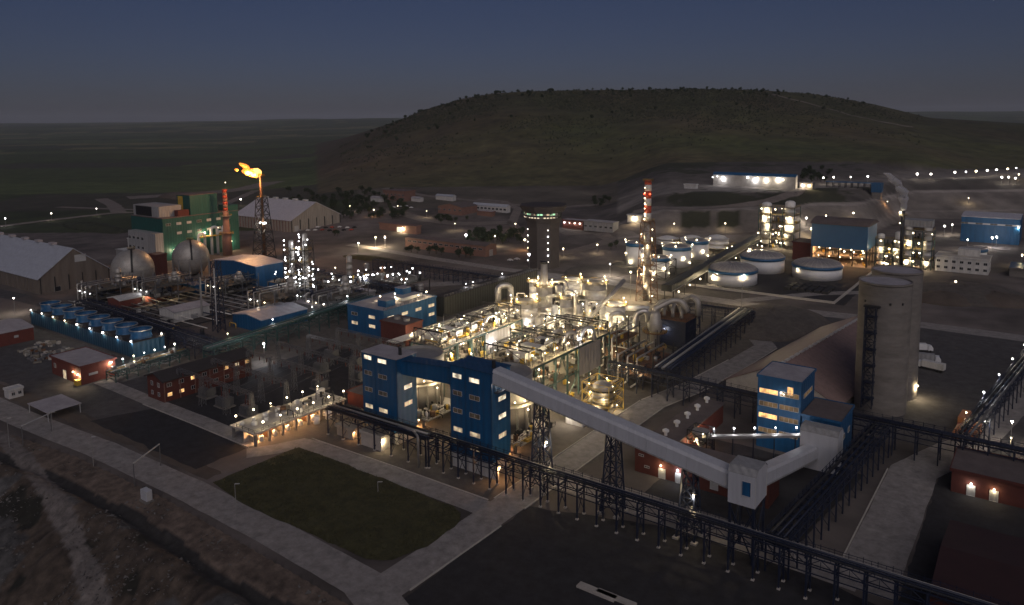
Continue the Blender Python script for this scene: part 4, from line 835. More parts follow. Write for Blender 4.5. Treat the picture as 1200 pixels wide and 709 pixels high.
MB().box(-258, -253, 258, 272, 14, 15.6).build('air_handler', 'frame_white', t); railing(t, [(-248.6, 241, 13.7), (-248.6, 277, 13.7)], 1., 'steel_dark')
for (a, c) in ((-262, 262), (-257, 257), (-252, 274), (-266, 275), (-250, 266), (-264, 254)): lp = MB().bar((a, c, 13.45), (a, c, 15.6), .1).build('lamp_post', 'steel_dark', t); lamp(lp, (a, c, 15.9), 120, .36, 'white')
t = building('red_annex', 'dark red box annex with roof fans in front of the control building', 'building', (-247.6, -232, 238, 249), 9.5, 'brick', 'roof_brown', over=.2); 
for a in (-243, -237): MB().cyl(a, 244, 9.95, 11.3, 1.5, n=16).build('fan', 'pipe_grey', t)
# lit low plant between control building and deck
t = thing('pump_station', 'crowded lit pump and pipe station beside the red annex', 'process plant', (-218, 255, 0)); MB().box(-231, -196, 232, 285, 0, .5).build('slab', 'concrete_pale', t); clutter(t, -230, -197, 233, 284, .5, 70, 33, 3.8)
for k in range(9): xx = -228+(k % 3)*14; yy = 238+(k//3)*18; lp = MB().bar((xx, yy, .5), (xx, yy, 7), .12).build('lamp_post', 'steel_dark', t); lamp(lp, (xx, yy, 7.2), 260, .32, 'warm')
for k in range(5): pipe(t, [(-231+k*1.3, 225, 6), (-231+k*1.3, 290, 6)], .3, 'pipe_silver')
for k in range(8): MB().box(-231.5, -224.5, 226+k*9, 226.3+k*9, 5.4, 5.7).build('pipe_support', 'steel_dark', t); MB().box(-231.3, -231, 226+k*9, 226.3+k*9, 0, 5.4).build('support_leg', 'steel_dark', t)
# ------------------------------------------------------------------ left part of the plant
x0, x1, y0, y1 = -411.8, -313.3, 158, 172
t = thing('cooling_tower', 'long teal cooling tower with eight blue fan stacks and a row of lamps', 'cooling tower', ((x0+x1)/2, 165, 0))
for k in range(8): MB().box(x0+k*12.31, x0+(k+1)*12.31-.05, y0, y1, 1.6, 8).build('cell', 'teal_clad', t)
MB().box(x0+.5, x1-.5, y0+.5, y1-.5, 0, 1.59).build('basin', 'concrete', t); MB().box(x0-.2, x1+.2, y0-.2, y1+.2, 8.003, 8.2).build('roof', 'roof_dark', t)
fan = MB().lathe(0, 0, [(4.6, 0), (4.1, 1.4), (4.6, 3.4), (4.45, 3.45), (3.95, 1.4), (3.9, .6)], 28, False).mesh('fan_stack', 'blue_clad', smooth=True)
hub = MB().cyl(0, 0, .3, .8, .6, n=8)
for k in range(6): a = k*math.pi/3; hub.bar((0, 0, .7), (3.6*math.cos(a), 3.6*math.sin(a), .7), .7, .08)
hubm = hub.mesh('fan_blades', 'pipe_grey'); rimm = MB().lathe(0, 0, [(4.4, 3.4), (4.75, 3.42), (4.75, 3.75), (4.4, 3.75)], 28, False).mesh('fan_rim', 'pipe_silver')
for k in range(8):
    c = (x0+(k+.5)*12.31, 165, 8.2); fs_ = inst('fan_stack', fan, t, c); inst('fan_blades', hubm, fs_, c); inst('fan_rim', rimm, fs_, c)
for k in range(9): lamp(t, (x0+2+k*12.0, y0-.5, 8.9), 45, .42, 'white')
lamp(t, (x1-.5, y1-1, 9.1), 60, .45, 'white'); railing(t, [(x0, y0, 8.2), (x1, y0, 8.2), (x1, y1, 8.2)], 1.1, 'steel_dark')
building('brick_substation', 'red brick building with pale flat roof beside the cooling tower', 'building', bx((94, 431), (58, 418.5), (137.5, 421.5), 7), 7, 'brick_wall_red', 'roof_grey', over=.4, wins=[('S', 1, .12, .1, 4, 1.4, 1.6, 'win_dim'), ('E', 1, .35, .3, 3.5, 3.2, .7, 'frame_white')], doors=[('S', .45, 2.4, 3.4, 'win_lit')])
t = bpy.data.objects['brick_substation']; q = bx((94, 431), (58, 418.5), (137.5, 421.5), 7); lamp(t, (q[1]-5, q[2]-.6, 4.6), 130, .3, 'warm'); lamp(t, (q[1]-1.2, q[2]-.6, 4.2), 160, .34, 'warm'); MB().box(q[1]-2.6, q[1]-.2, q[2]-1.6, q[2]-.01, 0, 2.2).build('stair', 'yellow_paint', t); lamp(t, (q[1]+.4, q[3]-2.2, 6.3), 120, .3, 'white')
xe, ye = G(39, 383.5, 6); building('brick_store', 'red brick store with grey roof at the left picture edge', 'building', (xe-26, xe, ye-46, ye), 6, 'brick_wall_red', 'roof_grey', 'gable_y', 1.6, wins=[('E', 1, .84, .8, 3.4, 1.6, .9, 'frame_white')])
b_ = (-268, -257, 139.5, 176)
building('brick_office', 'dark red brick office with black roof and a few glowing windows', 'building', b_, 8, 'brick', 'roof_dark', 'gable_y', 2., over=.8, wins=[('E', 8, .06, .95, 6.2, 1.7, 1.3, ['win_dim', 'glass_dark', 'win_orange', 'glass_dark', 'glass_dark', 'win_orange', 'win_lit', 'win_orange']), ('E', 8, .06, .95, 2.6, 1.7, 1.2, ['win_orange', 'win_orange', 'glass_dark', 'glass_dark', 'glass_dark', 'glass_dark', 'win_dim', 'glass_dark']), ('S', 2, .3, .7, 6., 1.2, 1.5, ['glass_dark', 'win_dim']), ('S', 2, .3, .7, 2.5, 1.2, 1.3, 'glass_dark')])
t = bpy.data.objects['brick_office']
for k in range(7): MB().box(-256.99, -256.75, 139.6+k*6, 139.9+k*6, 0, 8.).build('pilaster', 'brick_pale', t)
t = rack('pipe_manifold', 'low yellow lit pipe manifold between the cooling tower and the brick office', G(136, 449), G(222, 422), 6., 4., 5., [(1, .25, .3, 'pipe_green'), (2.2, .3, .3, 'pipe_silver'), (3.4, .25, .3, 'yellow_paint'), (4.8, .3, .3, 'pipe_grey')], lamps=7, lampe=120, truss=True, drop=1.4, steel='steel_green')
clutter(t, 1, 30, .5, 5.5, 4.4, 14, 71, 1.6)
rack('pipe_rack', 'long green pipe rack running back past the switchyard', (-276, 172), (-290, 274), 6.5, 8., 7., [(1, .45, .6, 'pipe_green'), (2.3, .4, .6, 'pipe_green'), (3.6, .25, .5, 'pipe_grey'), (5.2, .45, .6, 'pipe_green')], lamps=4, lampe=120, spikes=1.3, steel='steel_green', low=4.5)
rack('pipe_rack', 'dark pipe rack lying behind the cooling tower fans', (-415, 181), (-280, 174), 7., 8., 7.5, P3+[(5.5, .3, .4, 'steel_blue')], low=4.5, truss=True, spikes=1.)
rack('pipe_rack', 'dark pipe rack in front of the lamp covered columns', (-408, 307), (-275, 291), 6., 8.5, 8., P3, low=4.5, lamps=4, lampe=60)
rack('pipe_rack', 'dark pipe rack on the far side of the lamp covered columns', (-372, 352), (-262, 352), 5., 7.5, 8., P3, spikes=1.3, low=4.)
building('white_shed', 'plain white gabled shed behind the dark pipe rack', 'shed', bx((204, 367), (186, 362.7), (244, 357.5), 5), 5, 'white_clad', 'roof_grey', 'gable_y', 1.6, doors=[('E', .55, 4., 2.2, 'grey_clad')])
building('blue_workshop', 'big blue clad workshop with pale roof below the flare tower', 'building', bx((299.5, 313), (249, 305), (334, 307), 14.5), 14.5, 'blue_clad', 'hall_roof', 'gable_y', 1.6, over=.3)
b_ = bx((306, 376), (270, 368.7), (335, 357), 6); building('low_blue_shed', 'low blue fronted shed with pale sloping roof by the green rack', 'shed', b_, 6, 'blue_clad', 'shed_roof', 'gable_y', 1.5)
building('grey_long_shed', 'long low shed with mauve grey roof between rack and columns', 'shed', bx((369, 359.5), (347, 353.5), (431, 340), 6), 6, 'grey_clad', 'roof_grey', over=.3)
building('white_roof_shed', 'long brick shed with white roof and a lit bay behind the rack', 'shed', bx((140, 353), (125, 349.5), (188, 340), 5), 5, 'brick_wall_red', 'white_clad', 'gable_y', 1.2)
t = bpy.data.objects['white_roof_shed']; q = bx((140, 353), (125, 349.5), (188, 340), 5); lamp(t, (q[1]+1, q[3]-12, 5), 160, .4, 'warm'); lamp(t, (q[1]+1, q[3]+3, 5), 160, .4, 'warm')
# --- big sheds
zr = zat(-487, 213, 291.5); t = building('storage_shed', 'huge grey roofed storage shed at the left edge with dirty ribbed walls', 'shed', (-690, -487, 192.5, 233.5), 9.3, 'shed_wall', 'shed_roof', 'gable_x', zr-9.3, over=.8, doors=[('E', .25, 3.5, 3., 'black')])
for k in range(9): MB().box(-676+k*20, -671+k*20, 211.5, 214.5, zr+.3, zr+1.7).build('ridge_vent', 'roof_grey', t)
window(t, 'E', 217, -487, zr-6.2, 6.5, 4.2, 'frame_white')
for k in range(6): MB().box(-486.95, -486.65, 193.2+k*8, 193.7+k*8, 0, 9.3).build('pilaster', 'steel_dark', t)
for k in range(40): MB().box(-690+k*5.05, -689.6+k*5.05, 192.2, 192.48, 0, 9.).build('pilaster', 'shed_wall', t)
zr = zat(-563, 463, 237); t = building('storage_hall', 'big white roofed storage hall behind the flare tower', 'shed', (-648, -563, 434, 492), 11.5, 'lit_clad', 'hall_roof', 'gable_x', zr-11.5, over=.8)
for k in range(5): MB().box(-640+k*15, -635+k*15, 461.5, 464.5, zr+.4, zr+1.9).build('ridge_vent', 'white_clad', t)
for k in range(7): MB().box(-562.95, -562.5, 434.3+k*9.5, 435+k*9.5, 0, 11.5).build('pilaster', 'steel_dark', t)
for k in range(20): MB().box(-648+k*4.3, -647.4+k*4.3, 433.5, 433.95, 0, 11.4).build('pilaster', 'brick_pale', t)
window(t, 'E', 440, -563, 3.4, 4.5, 5.5, 'frame_white')
# --- spheres
for (px, py, top, lab) in ((157, 337, 292, 'left of two grey ball tanks, beside the huge shed'), (225, 322, 281, 'right of two grey ball tanks, in front of the green building')):
    x, y = G(px, py); r = 12.2 if px < 200 else 11.6; t = thing('ball_tank', lab, 'ball tank', (x, y, 0), group='ball tanks'); zt = zat(x, y, top); zc = zt-r
    MB().lathe(x, y, [(r*math.cos(a*math.pi/28), zc+r*math.sin(a*math.pi/28)) for a in range(-13, 14)], 40).build('shell', 'vessel', t, True)
    for k in range(10): a = 2*math.pi*k/10; MB().bar((x+r*math.cos(a), y+r*math.sin(a), 0), (x+r*.985*math.cos(a), y+r*.985*math.sin(a), zc+.5), .7).build('leg', 'pipe_grey', t)
    b = MB(); pts = [(x+(r+.5)*math.cos(-.5)*math.cos(a), y+(r+.5)*math.sin(-.5)*math.cos(a), zc+(r+.5)*math.sin(a)) for a in [k*.14 for k in range(0, 12)]]
    for p, q in zip(pts, pts[1:]): b.bar(p, q, 1.1, .2)
    b.build('stair', 'steel_dark', t); railing(t, pts, 1.1, 'steel_dark', 2.); ring_deck(t, x, y, zt+.2, .3, 2.2, 'steel_dark', n=10)
    MB().lathe(x, y, [(r+.05, zc-.2), (r+.05, zc+.2)], 40, False).build('equator_band', 'pipe_grey', t, True)
# --- green plant
x0, x1, y0, y1 = bx((190, 257), (166, 251), (262, 245), 31); t = thing('green_plant', 'green clad plant building with roof blocks and lit ducts', 'building', ((x0+x1)/2, (y0+y1)/2, 0))
MB().box(x0, x1, y0, y1, 0, 31).build('wall', 'green_clad', t); MB().box(x0-.3, x1+.3, y0-.3, y1+.3, 31.003, 31.6).build('roof', 'roof_brown', t)
fy = lambda f: y0+(y1-y0)*f
zp = zat(x1, fy(.35), 229.5); MB().box(x1-18, x1-.5, fy(.36), fy(.72), 31.61, zp).build('upper_block', 'green_clad', t); MB().box(x1-18.3, x1-.2, fy(.36)-.3, fy(.72)+.3, zp+.003, zp+.4).build('upper_roof', 'roof_brown', t)
MB().box(x1-16, x1-10, fy(.36)-.4, fy(.36)-.01, 34, zp-1).build('louvre', 'yellow_paint', t)
MB().box(x0+2, x1-6, fy(.02), fy(.3), 31.61, 39.5).build('white_block', 'grey_clad', t); MB().box(x0+6, x1-16, fy(.02)-.35, fy(.02)-.01, 32, 39).build('black_recess_panel', 'black', t)  # black box set before the wall paints the shade of an opening
MB().box(x1-5, x1-.4, fy(.2), fy(.34), 31.61, 36).build('brown_block', 'brick', t)
MB().box(x1-12, x1, fy(.85), fy(1.)+.01, 31.62, 36).build('end_block', 'green_clad', t)
MB().box(x0+6, x1+.05, y0-6, y0-.01, 0, 21).build('front_wing', 'grey_clad', t)
for r_, zz in ((7, 26.5), (7, 19.5)):
    for k in range(r_):
        if zz < 20 and k < 1: continue
        window(t, 'E', fy(.07+.13*k), x1, zz, 3.6, 1.7, 'frame_white' if k % 3 else 'win_dim')
for k in range(4): window(t, 'S', x0+8+k*6, y0-6, 16, 3., 1.8, 'glass_dark'); window(t, 'S', x0+8+k*6, y0-6, 9, 3., 1.8, 'glass_dark')
for k, f in enumerate((.45, .62, .7, .78)): pipe(t, [(x1+4, fy(f)-3, 0), (x1+4, fy(f)-3, 17+k % 2*4), (x1+4, fy(f)+2, 17+k % 2*4), (x1+4, fy(f)+2, 6)], 1.1, 'vessel_white', 2.4, 10, 'duct')
for (f, z, e) in ((.5, 17.5, 500), (.1, 8, 300), (.68, 20., 0), (.86, 8, 400), (.3, 7, 350)): lamp(t, (x1+2.6, fy(f), z), e, .55, 'warm')
MB().box(x1+2, x1+7, fy(.4), fy(.85), 14.5, 14.9).build('duct_deck', 'yellow_paint', t)
# --- second striped chimney
x, y = G(267, 299); t = thing('striped_chimney', 'short chimney with glowing orange and white bands by the green plant', 'chimney', (x, y, 0)); hc = zat(x, y, 222)
for k in range(7): MB().lathe(x, y, [(1.75, hc-16+k*2.3+.01), (1.7, hc-16+(k+1)*2.3-.01)], 18).build('band', 'stripe_red' if k % 2 == 0 else 'brick_pale', t, True)
MB().lathe(x, y, [(3.4, 0), (3.4, 16), (2.5, 19), (2., hc-16)], 20).build('shaft', 'brick_pale', t, True); ring_deck(t, x, y, 17, 3.4, 5., 'rust', n=12); ring_deck(t, x, y, hc-20, 2., 4.4, 'vessel', n=12)
# --- flare tower with its flame
x, y = G(310, 303); t = thing('flare_tower', 'lattice flare tower burning an orange flame at its top', 'flare tower', (x, y, 0))
zt = zat(x, y, 206); zl = zat(x, y, 231); lattice(t, x, y, 0, zl, 12, 5.5, 7, 'steel_dark', 'leg', .55); MB().lathe(x, y, [(1.2, 0), (1., zl), (.9, zt)], 14).build('riser', 'rust', t, True); ring_deck(t, x, y, zt-.4, .95, 3., 'rust', n=10); ring_deck(t, x, y, zl, 1.1, 3.4, 'steel_dark', n=10)
MB().box(x-3, x+3, y-.8, y+.8, 26, 27.2).build('sign_board', 'lamp_white', t); light(t, (x, y-1.6, 25), 400, 'white')
fl = thing('flame', 'wind blown orange gas flame at the tip of the flare tower', 'flame', (x, y, zt))
def blob(name, c, ax, ra, rb, m, seed):
    b = MB(); ax = Vector(ax).normalized(); s = ax.cross(Vector((0, 0, 1))).normalized(); u = s.cross(ax); n = 12; rs = []
    for k in range(13):
        f = -1+2*k/12; w = rb*math.sqrt(max(0, 1-f*f))*(1-.25*f)+.05; rs.append([tuple(Vector(c)+ax*f*ra+(s*math.cos(2*math.pi*j/n)+u*math.sin(2*math.pi*j/n))*w*(1+.6*noise.noise((k*.6+seed, j*.7, seed)))) for j in range(n)])
    b.rings(rs, n); return b.build(name, m, fl, True)
lf = -Vector(r0); blob('flame_body', Vector((x, y, zt+2.5))+lf*6.5, lf+Vector((0, 0, .18)), 7.5, 2.9, 'flame', 1.); blob('flame_core', Vector((x, y, zt+2.2))+lf*3.8, lf+Vector((0, 0, .12)), 4.6, 3.1, 'flame_core', 2.)
blob('flame_tongue', Vector((x, y, zt+7.2))+lf*11.5, lf+Vector((0, 0, .55)), 4.4, 1.5, 'flame', 3.); blob('flame_tongue', Vector((x, y, zt+4.5))+lf*17.5, lf+Vector((0, 0, .3)), 1.3, .9, 'flame', 4.)
light(fl, (x-4, y-6, zt+1), 30000, 'orange', 3.)
# --- column plant hung with lamps
rnd = random.Random(5)
for (px, pt, lab) in ((344, 281, 'left of two slim columns hung with white lamps'), (360, 273, 'right and taller of two slim columns hung with white lamps')):
    x, y = G(px, 352); t = thing('lamp_hung_column', lab, 'column', (x, y, 0), group='slim columns hung with lamps'); zt = zat(x, y, pt); column(t, x, y, 1, zt, 1.5, 'vessel', 'shell', 5); lattice(t, x, y, 0, zt-4, 8, 6, 6, 'steel_dark', 'post', .3)
    for z in (8, 15, 22, 29): ring_deck(t, x, y, z, 1.6, 3.6, 'grating', n=10)
    for k in range(26): z = 2+k*(zt-1)/26.; a = rnd.uniform(-2.8, .9); lamp(t, (x+3.8*math.cos(a), y+3.8*math.sin(a), z), 60 if k % 4 == 0 else 0, .42, 'cool')
t = thing('column_plant', 'cluttered steel plant dotted with white lamps around the slim columns', 'process plant', (-350, 285, 0))
for (a, b_, c, d, z) in ((-372, -352, 268, 300, 8), (-346, -320, 282, 306, 7), (-345, -300, 310, 330, 7)):
    MB().box(a, b_, c, d, z-.3, z).build('deck', 'grating', t); railing(t, [(a, d, z), (a, c, z), (b_, c, z), (b_, d, z)], 1.1, 'steel_dark')
    for u in (a+.5, (a+b_)/2, b_-.5):
        for v in (c+.5, d-.5): inst('column', boxmesh(.5, .5, z-.3, 'steel_dark', 'column'), t, (u, v, 0))
    clutter(t, a+1, b_-1, c+1, d-1, z, 26, int(-a), 4.); clutter(t, a, b_, c, d, 0, 14, int(-b_), 4.)
    for k in range(20): lamp(t, (rnd.uniform(a, b_), rnd.uniform(c, d), z+rnd.uniform(1, 5)), 60 if k % 5 == 0 else 0, .42, 'cool')
for (px, py, tall) in ((410, 330, 299), (493, 344, 332), (430, 318, 308)):
    x, y = G(px, py); zt = zat(x, y, tall); column(t, x, y, .5, zt, 1.8, 'vessel', 'vessel')
# --- switchyard
for k, (yy, xa, xb) in enumerate(((146, -258, -214), (160, -258, -214), (174, -256, -214), (188, -256, -212), (202, -254, -212), (216, -252, -212))):
    t = thing('switchyard_gantry', 'steel switchyard gantry, %s row counted from the lit transformer deck' % ('first', 'second', 'third', 'fourth', 'fifth', 'sixth')[k], 'gantry', ((xa+xb)/2, yy, 0), group='switchyard gantries')
    n = 4
    for i in range(n):
        x = xa+(xb-xa)*i/(n-1); lattice(t, x, yy, 0, 10.5, 1.8, .9, 5, 'galv', 'post', .14)
    b = MB(); 
    for dz in (0, 1.): b.bar((xa, yy-.4, 10+dz), (xb, yy-.4, 10+dz), .14); b.bar((xa, yy+.4, 10+dz), (xb, yy+.4, 10+dz), .14)
    m_ = int((xb-xa)/1.6)
    for i in range(m_): a = xa+(xb-xa)*i/m_; c = xa+(xb-xa)*(i+1)/m_; b.bar((a, yy-.4, 10+(i % 2)), (c, yy-.4, 10+((i+1) % 2)), .08); b.bar((a, yy+.4, 10+(i % 2)), (c, yy+.4, 10+((i+1) % 2)), .08)
    b.build('beam', 'galv', t)
    for i in range(9): x = xa+3+(xb-xa-6)*i/8; MB().lathe(x, yy, [(.12, 8.2), (.22, 8.5), (.12, 8.8), (.22, 9.1), (.12, 9.4), (.1, 10)], 6).build('insulator', 'brick', t)
    if k < 5:
        b = MB()
        for i in range(9): x = xa+3+(xb-xa-6)*i/8; b.tube([(x, yy, 8.2), (x, yy+5, 7.5), (x, yy+9, 7.5), (x, yy+14, 8.2)], .05, 4)
        o = b.build('conductors', 'galv', t); o['kind'] = 'stuff'
for k, (x, y) in enumerate(((-222, 150), (-236, 150), (-250, 152), (-222, 181), (-238, 195), (-248, 209), (-232, 209), (-218, 197))):
    t = thing('transformer', 'grey power transformer in the switchyard, %s' % ('nearest the lit deck', 'second along the near row', 'third along the near row', 'beside the third gantry row', 'between fourth and fifth gantry rows', 'far left by the green rack', 'far middle of the yard', 'by the yard edge near the blue tower')[k], 'transformer', (x, y, 0), group='switchyard transformers')
    tk_ = MB().box(x-2.4, x+2.4, y-1.5, y+1.5, .5, 3.6).build('tank', 'galv', t); MB().box(x-3.2, x+3.2, y-2.4, y+2.4, 0, .49).build('plinth', 'concrete', t)
    for s in (-1, 1):
        for i in range(6): MB().box(x-2.1+i*.8, x-1.7+i*.8, y+s*1.52, y+s*2.3, .9, 3.3).build('radiator', 'galv', tk_)
    for i in range(3): MB().lathe(x-1.5+i*1.5, y, [(.3, 3.6), (.15, 4), (.28, 4.3), (.13, 4.6), (.24, 4.9), (.08, 5.6)], 8).build('bushing', 'brick', tk_)
    MB().tube([(x-2.2, y+1, 4.4), (x+1, y+1, 4.4)], .5, 8).build('conservator', 'galv', tk_)
# --- lit transformer deck
x0, x1, y0, y1, h = -210, -197.7, 135.3, 172, 4.3
t = thing('transformer_deck', 'long concrete deck with glowing open bays below and lamps on top', 'deck', ((x0+x1)/2, (y0+y1)/2, 0))
MB().box(x0-.3, x1+.3, y0-.3, y1+.3, h-.5, h).build('deck', 'concrete_pale', t); MB().box(x1-6, x1-5.7, y0, y1, 0, h-.51).build('back_wall', 'concrete_pale', t)
for k in range(8):
    for x in (x0+.5, (x0+x1)/2, x1-.4): inst('pier', boxmesh(.7, .7, h-.51, 'concrete', 'pier'), t, (x, y0+.5+k*5.1, 0))
    if k < 7:
        inst('bay_equipment', boxmesh(2., 2.6, 2., ('vessel', 'rust', 'deck')[k % 3], 'bay_equipment'), t, (x1-4.4, y0+3+k*5.1, 0)); inst('bay_equipment', cylmesh(.7, 1.8, 'vessel_white'), t, (x1-2.2, y0+3.9+k*5.1, 0))
        if k < 5: lamp(t, (x1-3.2, y0+3+k*5.1, h-.85), 300, .24, 'orange')
        if k >= 4: inst('white_drum', cylmesh(1.1, 2.6, 'vessel_white', 14, 'white_drum'), t, (x1+1., y0+2.8+k*5.1, 0))
for k in range(6):
    for x in (x0+.6, x1-.4): yy = y0+1.5+k*6.6+(2 if x > -205 else 0); MB().bar((x, yy, h), (x, yy, h+2.4), .1).build('lamp_post', 'steel_dark', t); lamp(t, (x, yy, h+2.6), 45, .32, 'warm')
for k in range(7): inst('roof_drum', cylmesh((.7, .9, .6)[k % 3], 1.1, 'vessel_white'), t, (x0+3+(k % 2)*3.4, y0+2+k*2.2, h))
clutter(t, x0+1.5, x1-1.5, y0+14, y1-1, h, 26, 77, 1.8); railing(t, [(x0, y0, h), (x1, y0, h), (x1, y1, h)], 1., 'steel_dark')
t = building('brown_kiosk', 'small red brown kiosk with a lamp between switchyard and left blue tower', 'kiosk', (-201.5, -193.5, 176.5, 185), 4.4, 'brick_wall_red', 'roof_brown', over=.3, doors=[('E', .5, 2.4, 3., 'concrete_pale')]); lamp(t, (-193, 180.5, 4.1), 130, .3, 'warm')

x, y = G(257, 388); t = thing('lattice_mast', 'slim lattice mast with a pale ladder left of the blue workshop', 'mast', (x, y, 0)); zt = zat(x, y, 306); lattice(t, x, y, 0, zt, 4.2, 3.2, 8, 'steel_blue', 'leg', .3); MB().box(x+1.2, x+2., y-2.2, y-2., 4, zt-3).build('ladder', 'frame_white', t)
x, y = G(237, 372); t = thing('vent_pole', 'plain grey vent pipe standing beside the white shed', 'vent', (x, y, 0)); MB().cyl(x, y, 0, zat(x, y, 325), .5, n=10).build('pole', 'pipe_grey', t)
t = building('blue_tank_shed', 'small blue roofed shed between the ball tanks and the blue workshop', 'shed', bx((228, 336), (206, 331), (240, 332), 5), 5, 'blue_clad', 'blue_roof', over=.2)
t = building('white_lab', 'white two storey lab with dark doorway left of the green plant', 'building', bx((170, 283), (139, 281), (184, 279.5), 9), 9, 'white_clad', 'roof_grey', wins=[('S', 3, .15, .85, 5.5, 2.5, 3., 'glass_dark')], over=.2)
t = building('brown_block', 'brown block squeezed between the left ball tank and the green plant', 'building', bx((183, 300), (176, 298), (189, 297), 14), 14, 'brick', 'roof_brown', over=.2)
t = building('long_white_annex', 'low white roofed annex behind the left ball tank', 'building', bx((160, 297), (112, 296), (168, 293), 6), 6, 'grey_clad', 'white_clad', over=.3)
for (x0, x1, y0, y1, z, lab, sd) in ((-446, -424, 196, 222, 9, 'dark steel platform in front of the left ball tank', 401), (-420, -396, 214, 240, 11, 'dark steel platform between the ball tanks and the white shed', 402), (-345, -322, 236, 262, 10, 'dark steel platform left of the low blue shed', 403), (-318, -300, 252, 280, 9, 'dark steel platform behind the low blue shed', 404), (-400, -380, 246, 268, 8, 'dark steel platform at the foot of the blue workshop', 405)):
    t = thing('steel_platform', lab, 'process plant', ((x0+x1)/2, (y0+y1)/2, 0))
    for u in (x0, (x0+x1)/2, x1):
        for v in (y0, (y0+y1)/2, y1): inst('post', boxmesh(.4, .4, z+4, 'galv', 'post'), t, (u, v, 0))
    for zz in (z*.5, z): MB().box(x0, x1, y0, y1, zz-.2, zz).build('deck', 'grating', t); railing(t, [(x0, y1, zz), (x0, y0, zz), (x1, y0, zz), (x1, y1, zz)], 1.1, 'galv', 2.4); clutter(t, x0+1, x1-1, y0+1, y1-1, zz, 18, sd+int(zz), 3.4, ('vessel', 'pipe_grey', 'galv', 'steel_blue', 'pipe_silver'))
    b = MB()
    for u in (x0, x1): b.bar((u, y0, .2), (u, y1, z-.3), .2); b.bar((u, y1, .2), (u, y0, z-.3), .2)
    b.bar((x0, y0, .2), (x1, y0, z-.3), .2); b.bar((x1, y0, .2), (x0, y0, z-.3), .2); b.build('brace', 'galv', t)
    for k in range(3): pipe(t, [(x0+2+k*5, y0-4, 1.5), (x0+2+k*5, y0-1, 1.5), (x0+2+k*5, y0-1, z+2), (x0+2+k*5, y1+3, z+2)], .35, 'pipe_silver'); lamp(t, (x0+3+k*6, y0-.3, z*.5+2.6), 25 if k == 1 else 0, .3, 'white')
    column(t, x0+(x1-x0)*.7, y0+(y1-y0)*.6, z, z+6+sd % 3*2, 1.6, 'vessel', 'vessel')
rnd = random.Random(31)
t = thing('pipe_yard', 'dark maze of low pipes and valves behind the cooling tower rack', 'process plant', (-380, 235, 0))
for k in range(16): yy = 190+k*5.5; pipe(t, [(-445+rnd.uniform(0, 30), yy, 2.5), (-330+rnd.uniform(-20, 10), yy, 2.5)], rnd.choice((.25, .35, .45)), rnd.choice(('pipe_grey', 'steel_blue', 'pipe_silver')))
for k in range(12): xx = -440+k*9; MB().box(xx, xx+.4, 188, 275, 1.6, 2.1).build('pipe_sleeper', 'steel_dark', t)
clutter(t, -440, -325, 186, 215, 0, 40, 88, 3.2); clutter(t, -400, -300, 225, 270, 0, 60, 89, 3.6, ('vessel', 'pipe_grey', 'steel_blue', 'steel_dark'))

for k, (px, py, lab) in enumerate(((38, 412, 'beige scrap heap nearest the red brick store'), (56, 404, 'beige scrap heap furthest back beside the cooling tower'), (70, 413, 'beige scrap heap nearest the red brick substation'), (50, 420, 'beige scrap heap at the front of the scrap yard'))):
    x, y = G(px, py); t = thing('scrap_heap', lab, 'scrap heap', (x, y, 0), group='scrap heaps'); rnd = random.Random(k)
    for j in range(26): inst('scrap_piece', boxmesh(rnd.choice((1., 1.8, 3.)), rnd.choice((.8, 1.6)), rnd.choice((.4, .8, 1.2)), rnd.choice(('deck', 'concrete_pale', 'galv', 'rust')), 'scrap_piece'), t, (x+rnd.uniform(-5, 5), y+rnd.uniform(-4, 4), 0), rnd.uniform(0, 3))
# ------------------------------------------------------------------ middle distance
x, y = G(637, 312); t = thing('control_tower', 'dark flared control tower with a glazed lit head and lamp rows', 'tower', (x, y, 0)); hc = zat(x, y, 240)
MB().lathe(x, y, [(11.4, 0), (11.4, 27)], 8, a0=.2).build('shaft', 'tower_dark', t); MB().lathe(x, y, [(11.42, 27.003), (12., 31), (13.4, 34)], 8, a0=.2).build('flare', 'tower_dark', t)
MB().lathe(x, y, [(12.6, 34.003), (13.6, 38.5)], 8, a0=.2).build('gallery_glass', 'glass_dark', t); MB().lathe(x, y, [(14.8, 38.503), (17.2, hc), (16.3, hc+.5)], 8, a0=.2).build('roof', 'tower_dark', t); MB().lathe(x, y, [(13.5, 34.01), (13.7, 34.5)], 8, a0=.2).build('sill', 'tower_dark', t)
for k in range(16):
    a = -2.75+k*2.5/15; rr = 13.25; m_ = ('win_lit', 'win_green', 'win_green', 'win_dim')[k % 4]
    o = inst('head_window', winmesh(1.7, 1.1, m_, 0), t, (x+rr*math.cos(a)*.985, y+rr*math.sin(a)*.985, 37.2), a+math.pi/2)
    o = inst('lower_window', winmesh(1.5, .7, 'win_bright' if k % 5 else 'win_dim', 0), t, (x+13.4*math.cos(a)*.985, y+13.4*math.sin(a)*.985, 35.), a+math.pi/2)
for a in (-2.15, -.72):
    for k in range(6): lamp(t, (x+11.6*math.cos(a), y+11.6*math.sin(a), 5+k*4.3), 0, .42, 'white')
for a in (-1.7, -1.2): MB().box(x+9.6*math.cos(a)-.5, x+9.6*math.cos(a)+.5, y+9.6*math.sin(a)-.5, y+9.6*math.sin(a)+.5, 0, 27).build('rib', 'tower_dark', t)
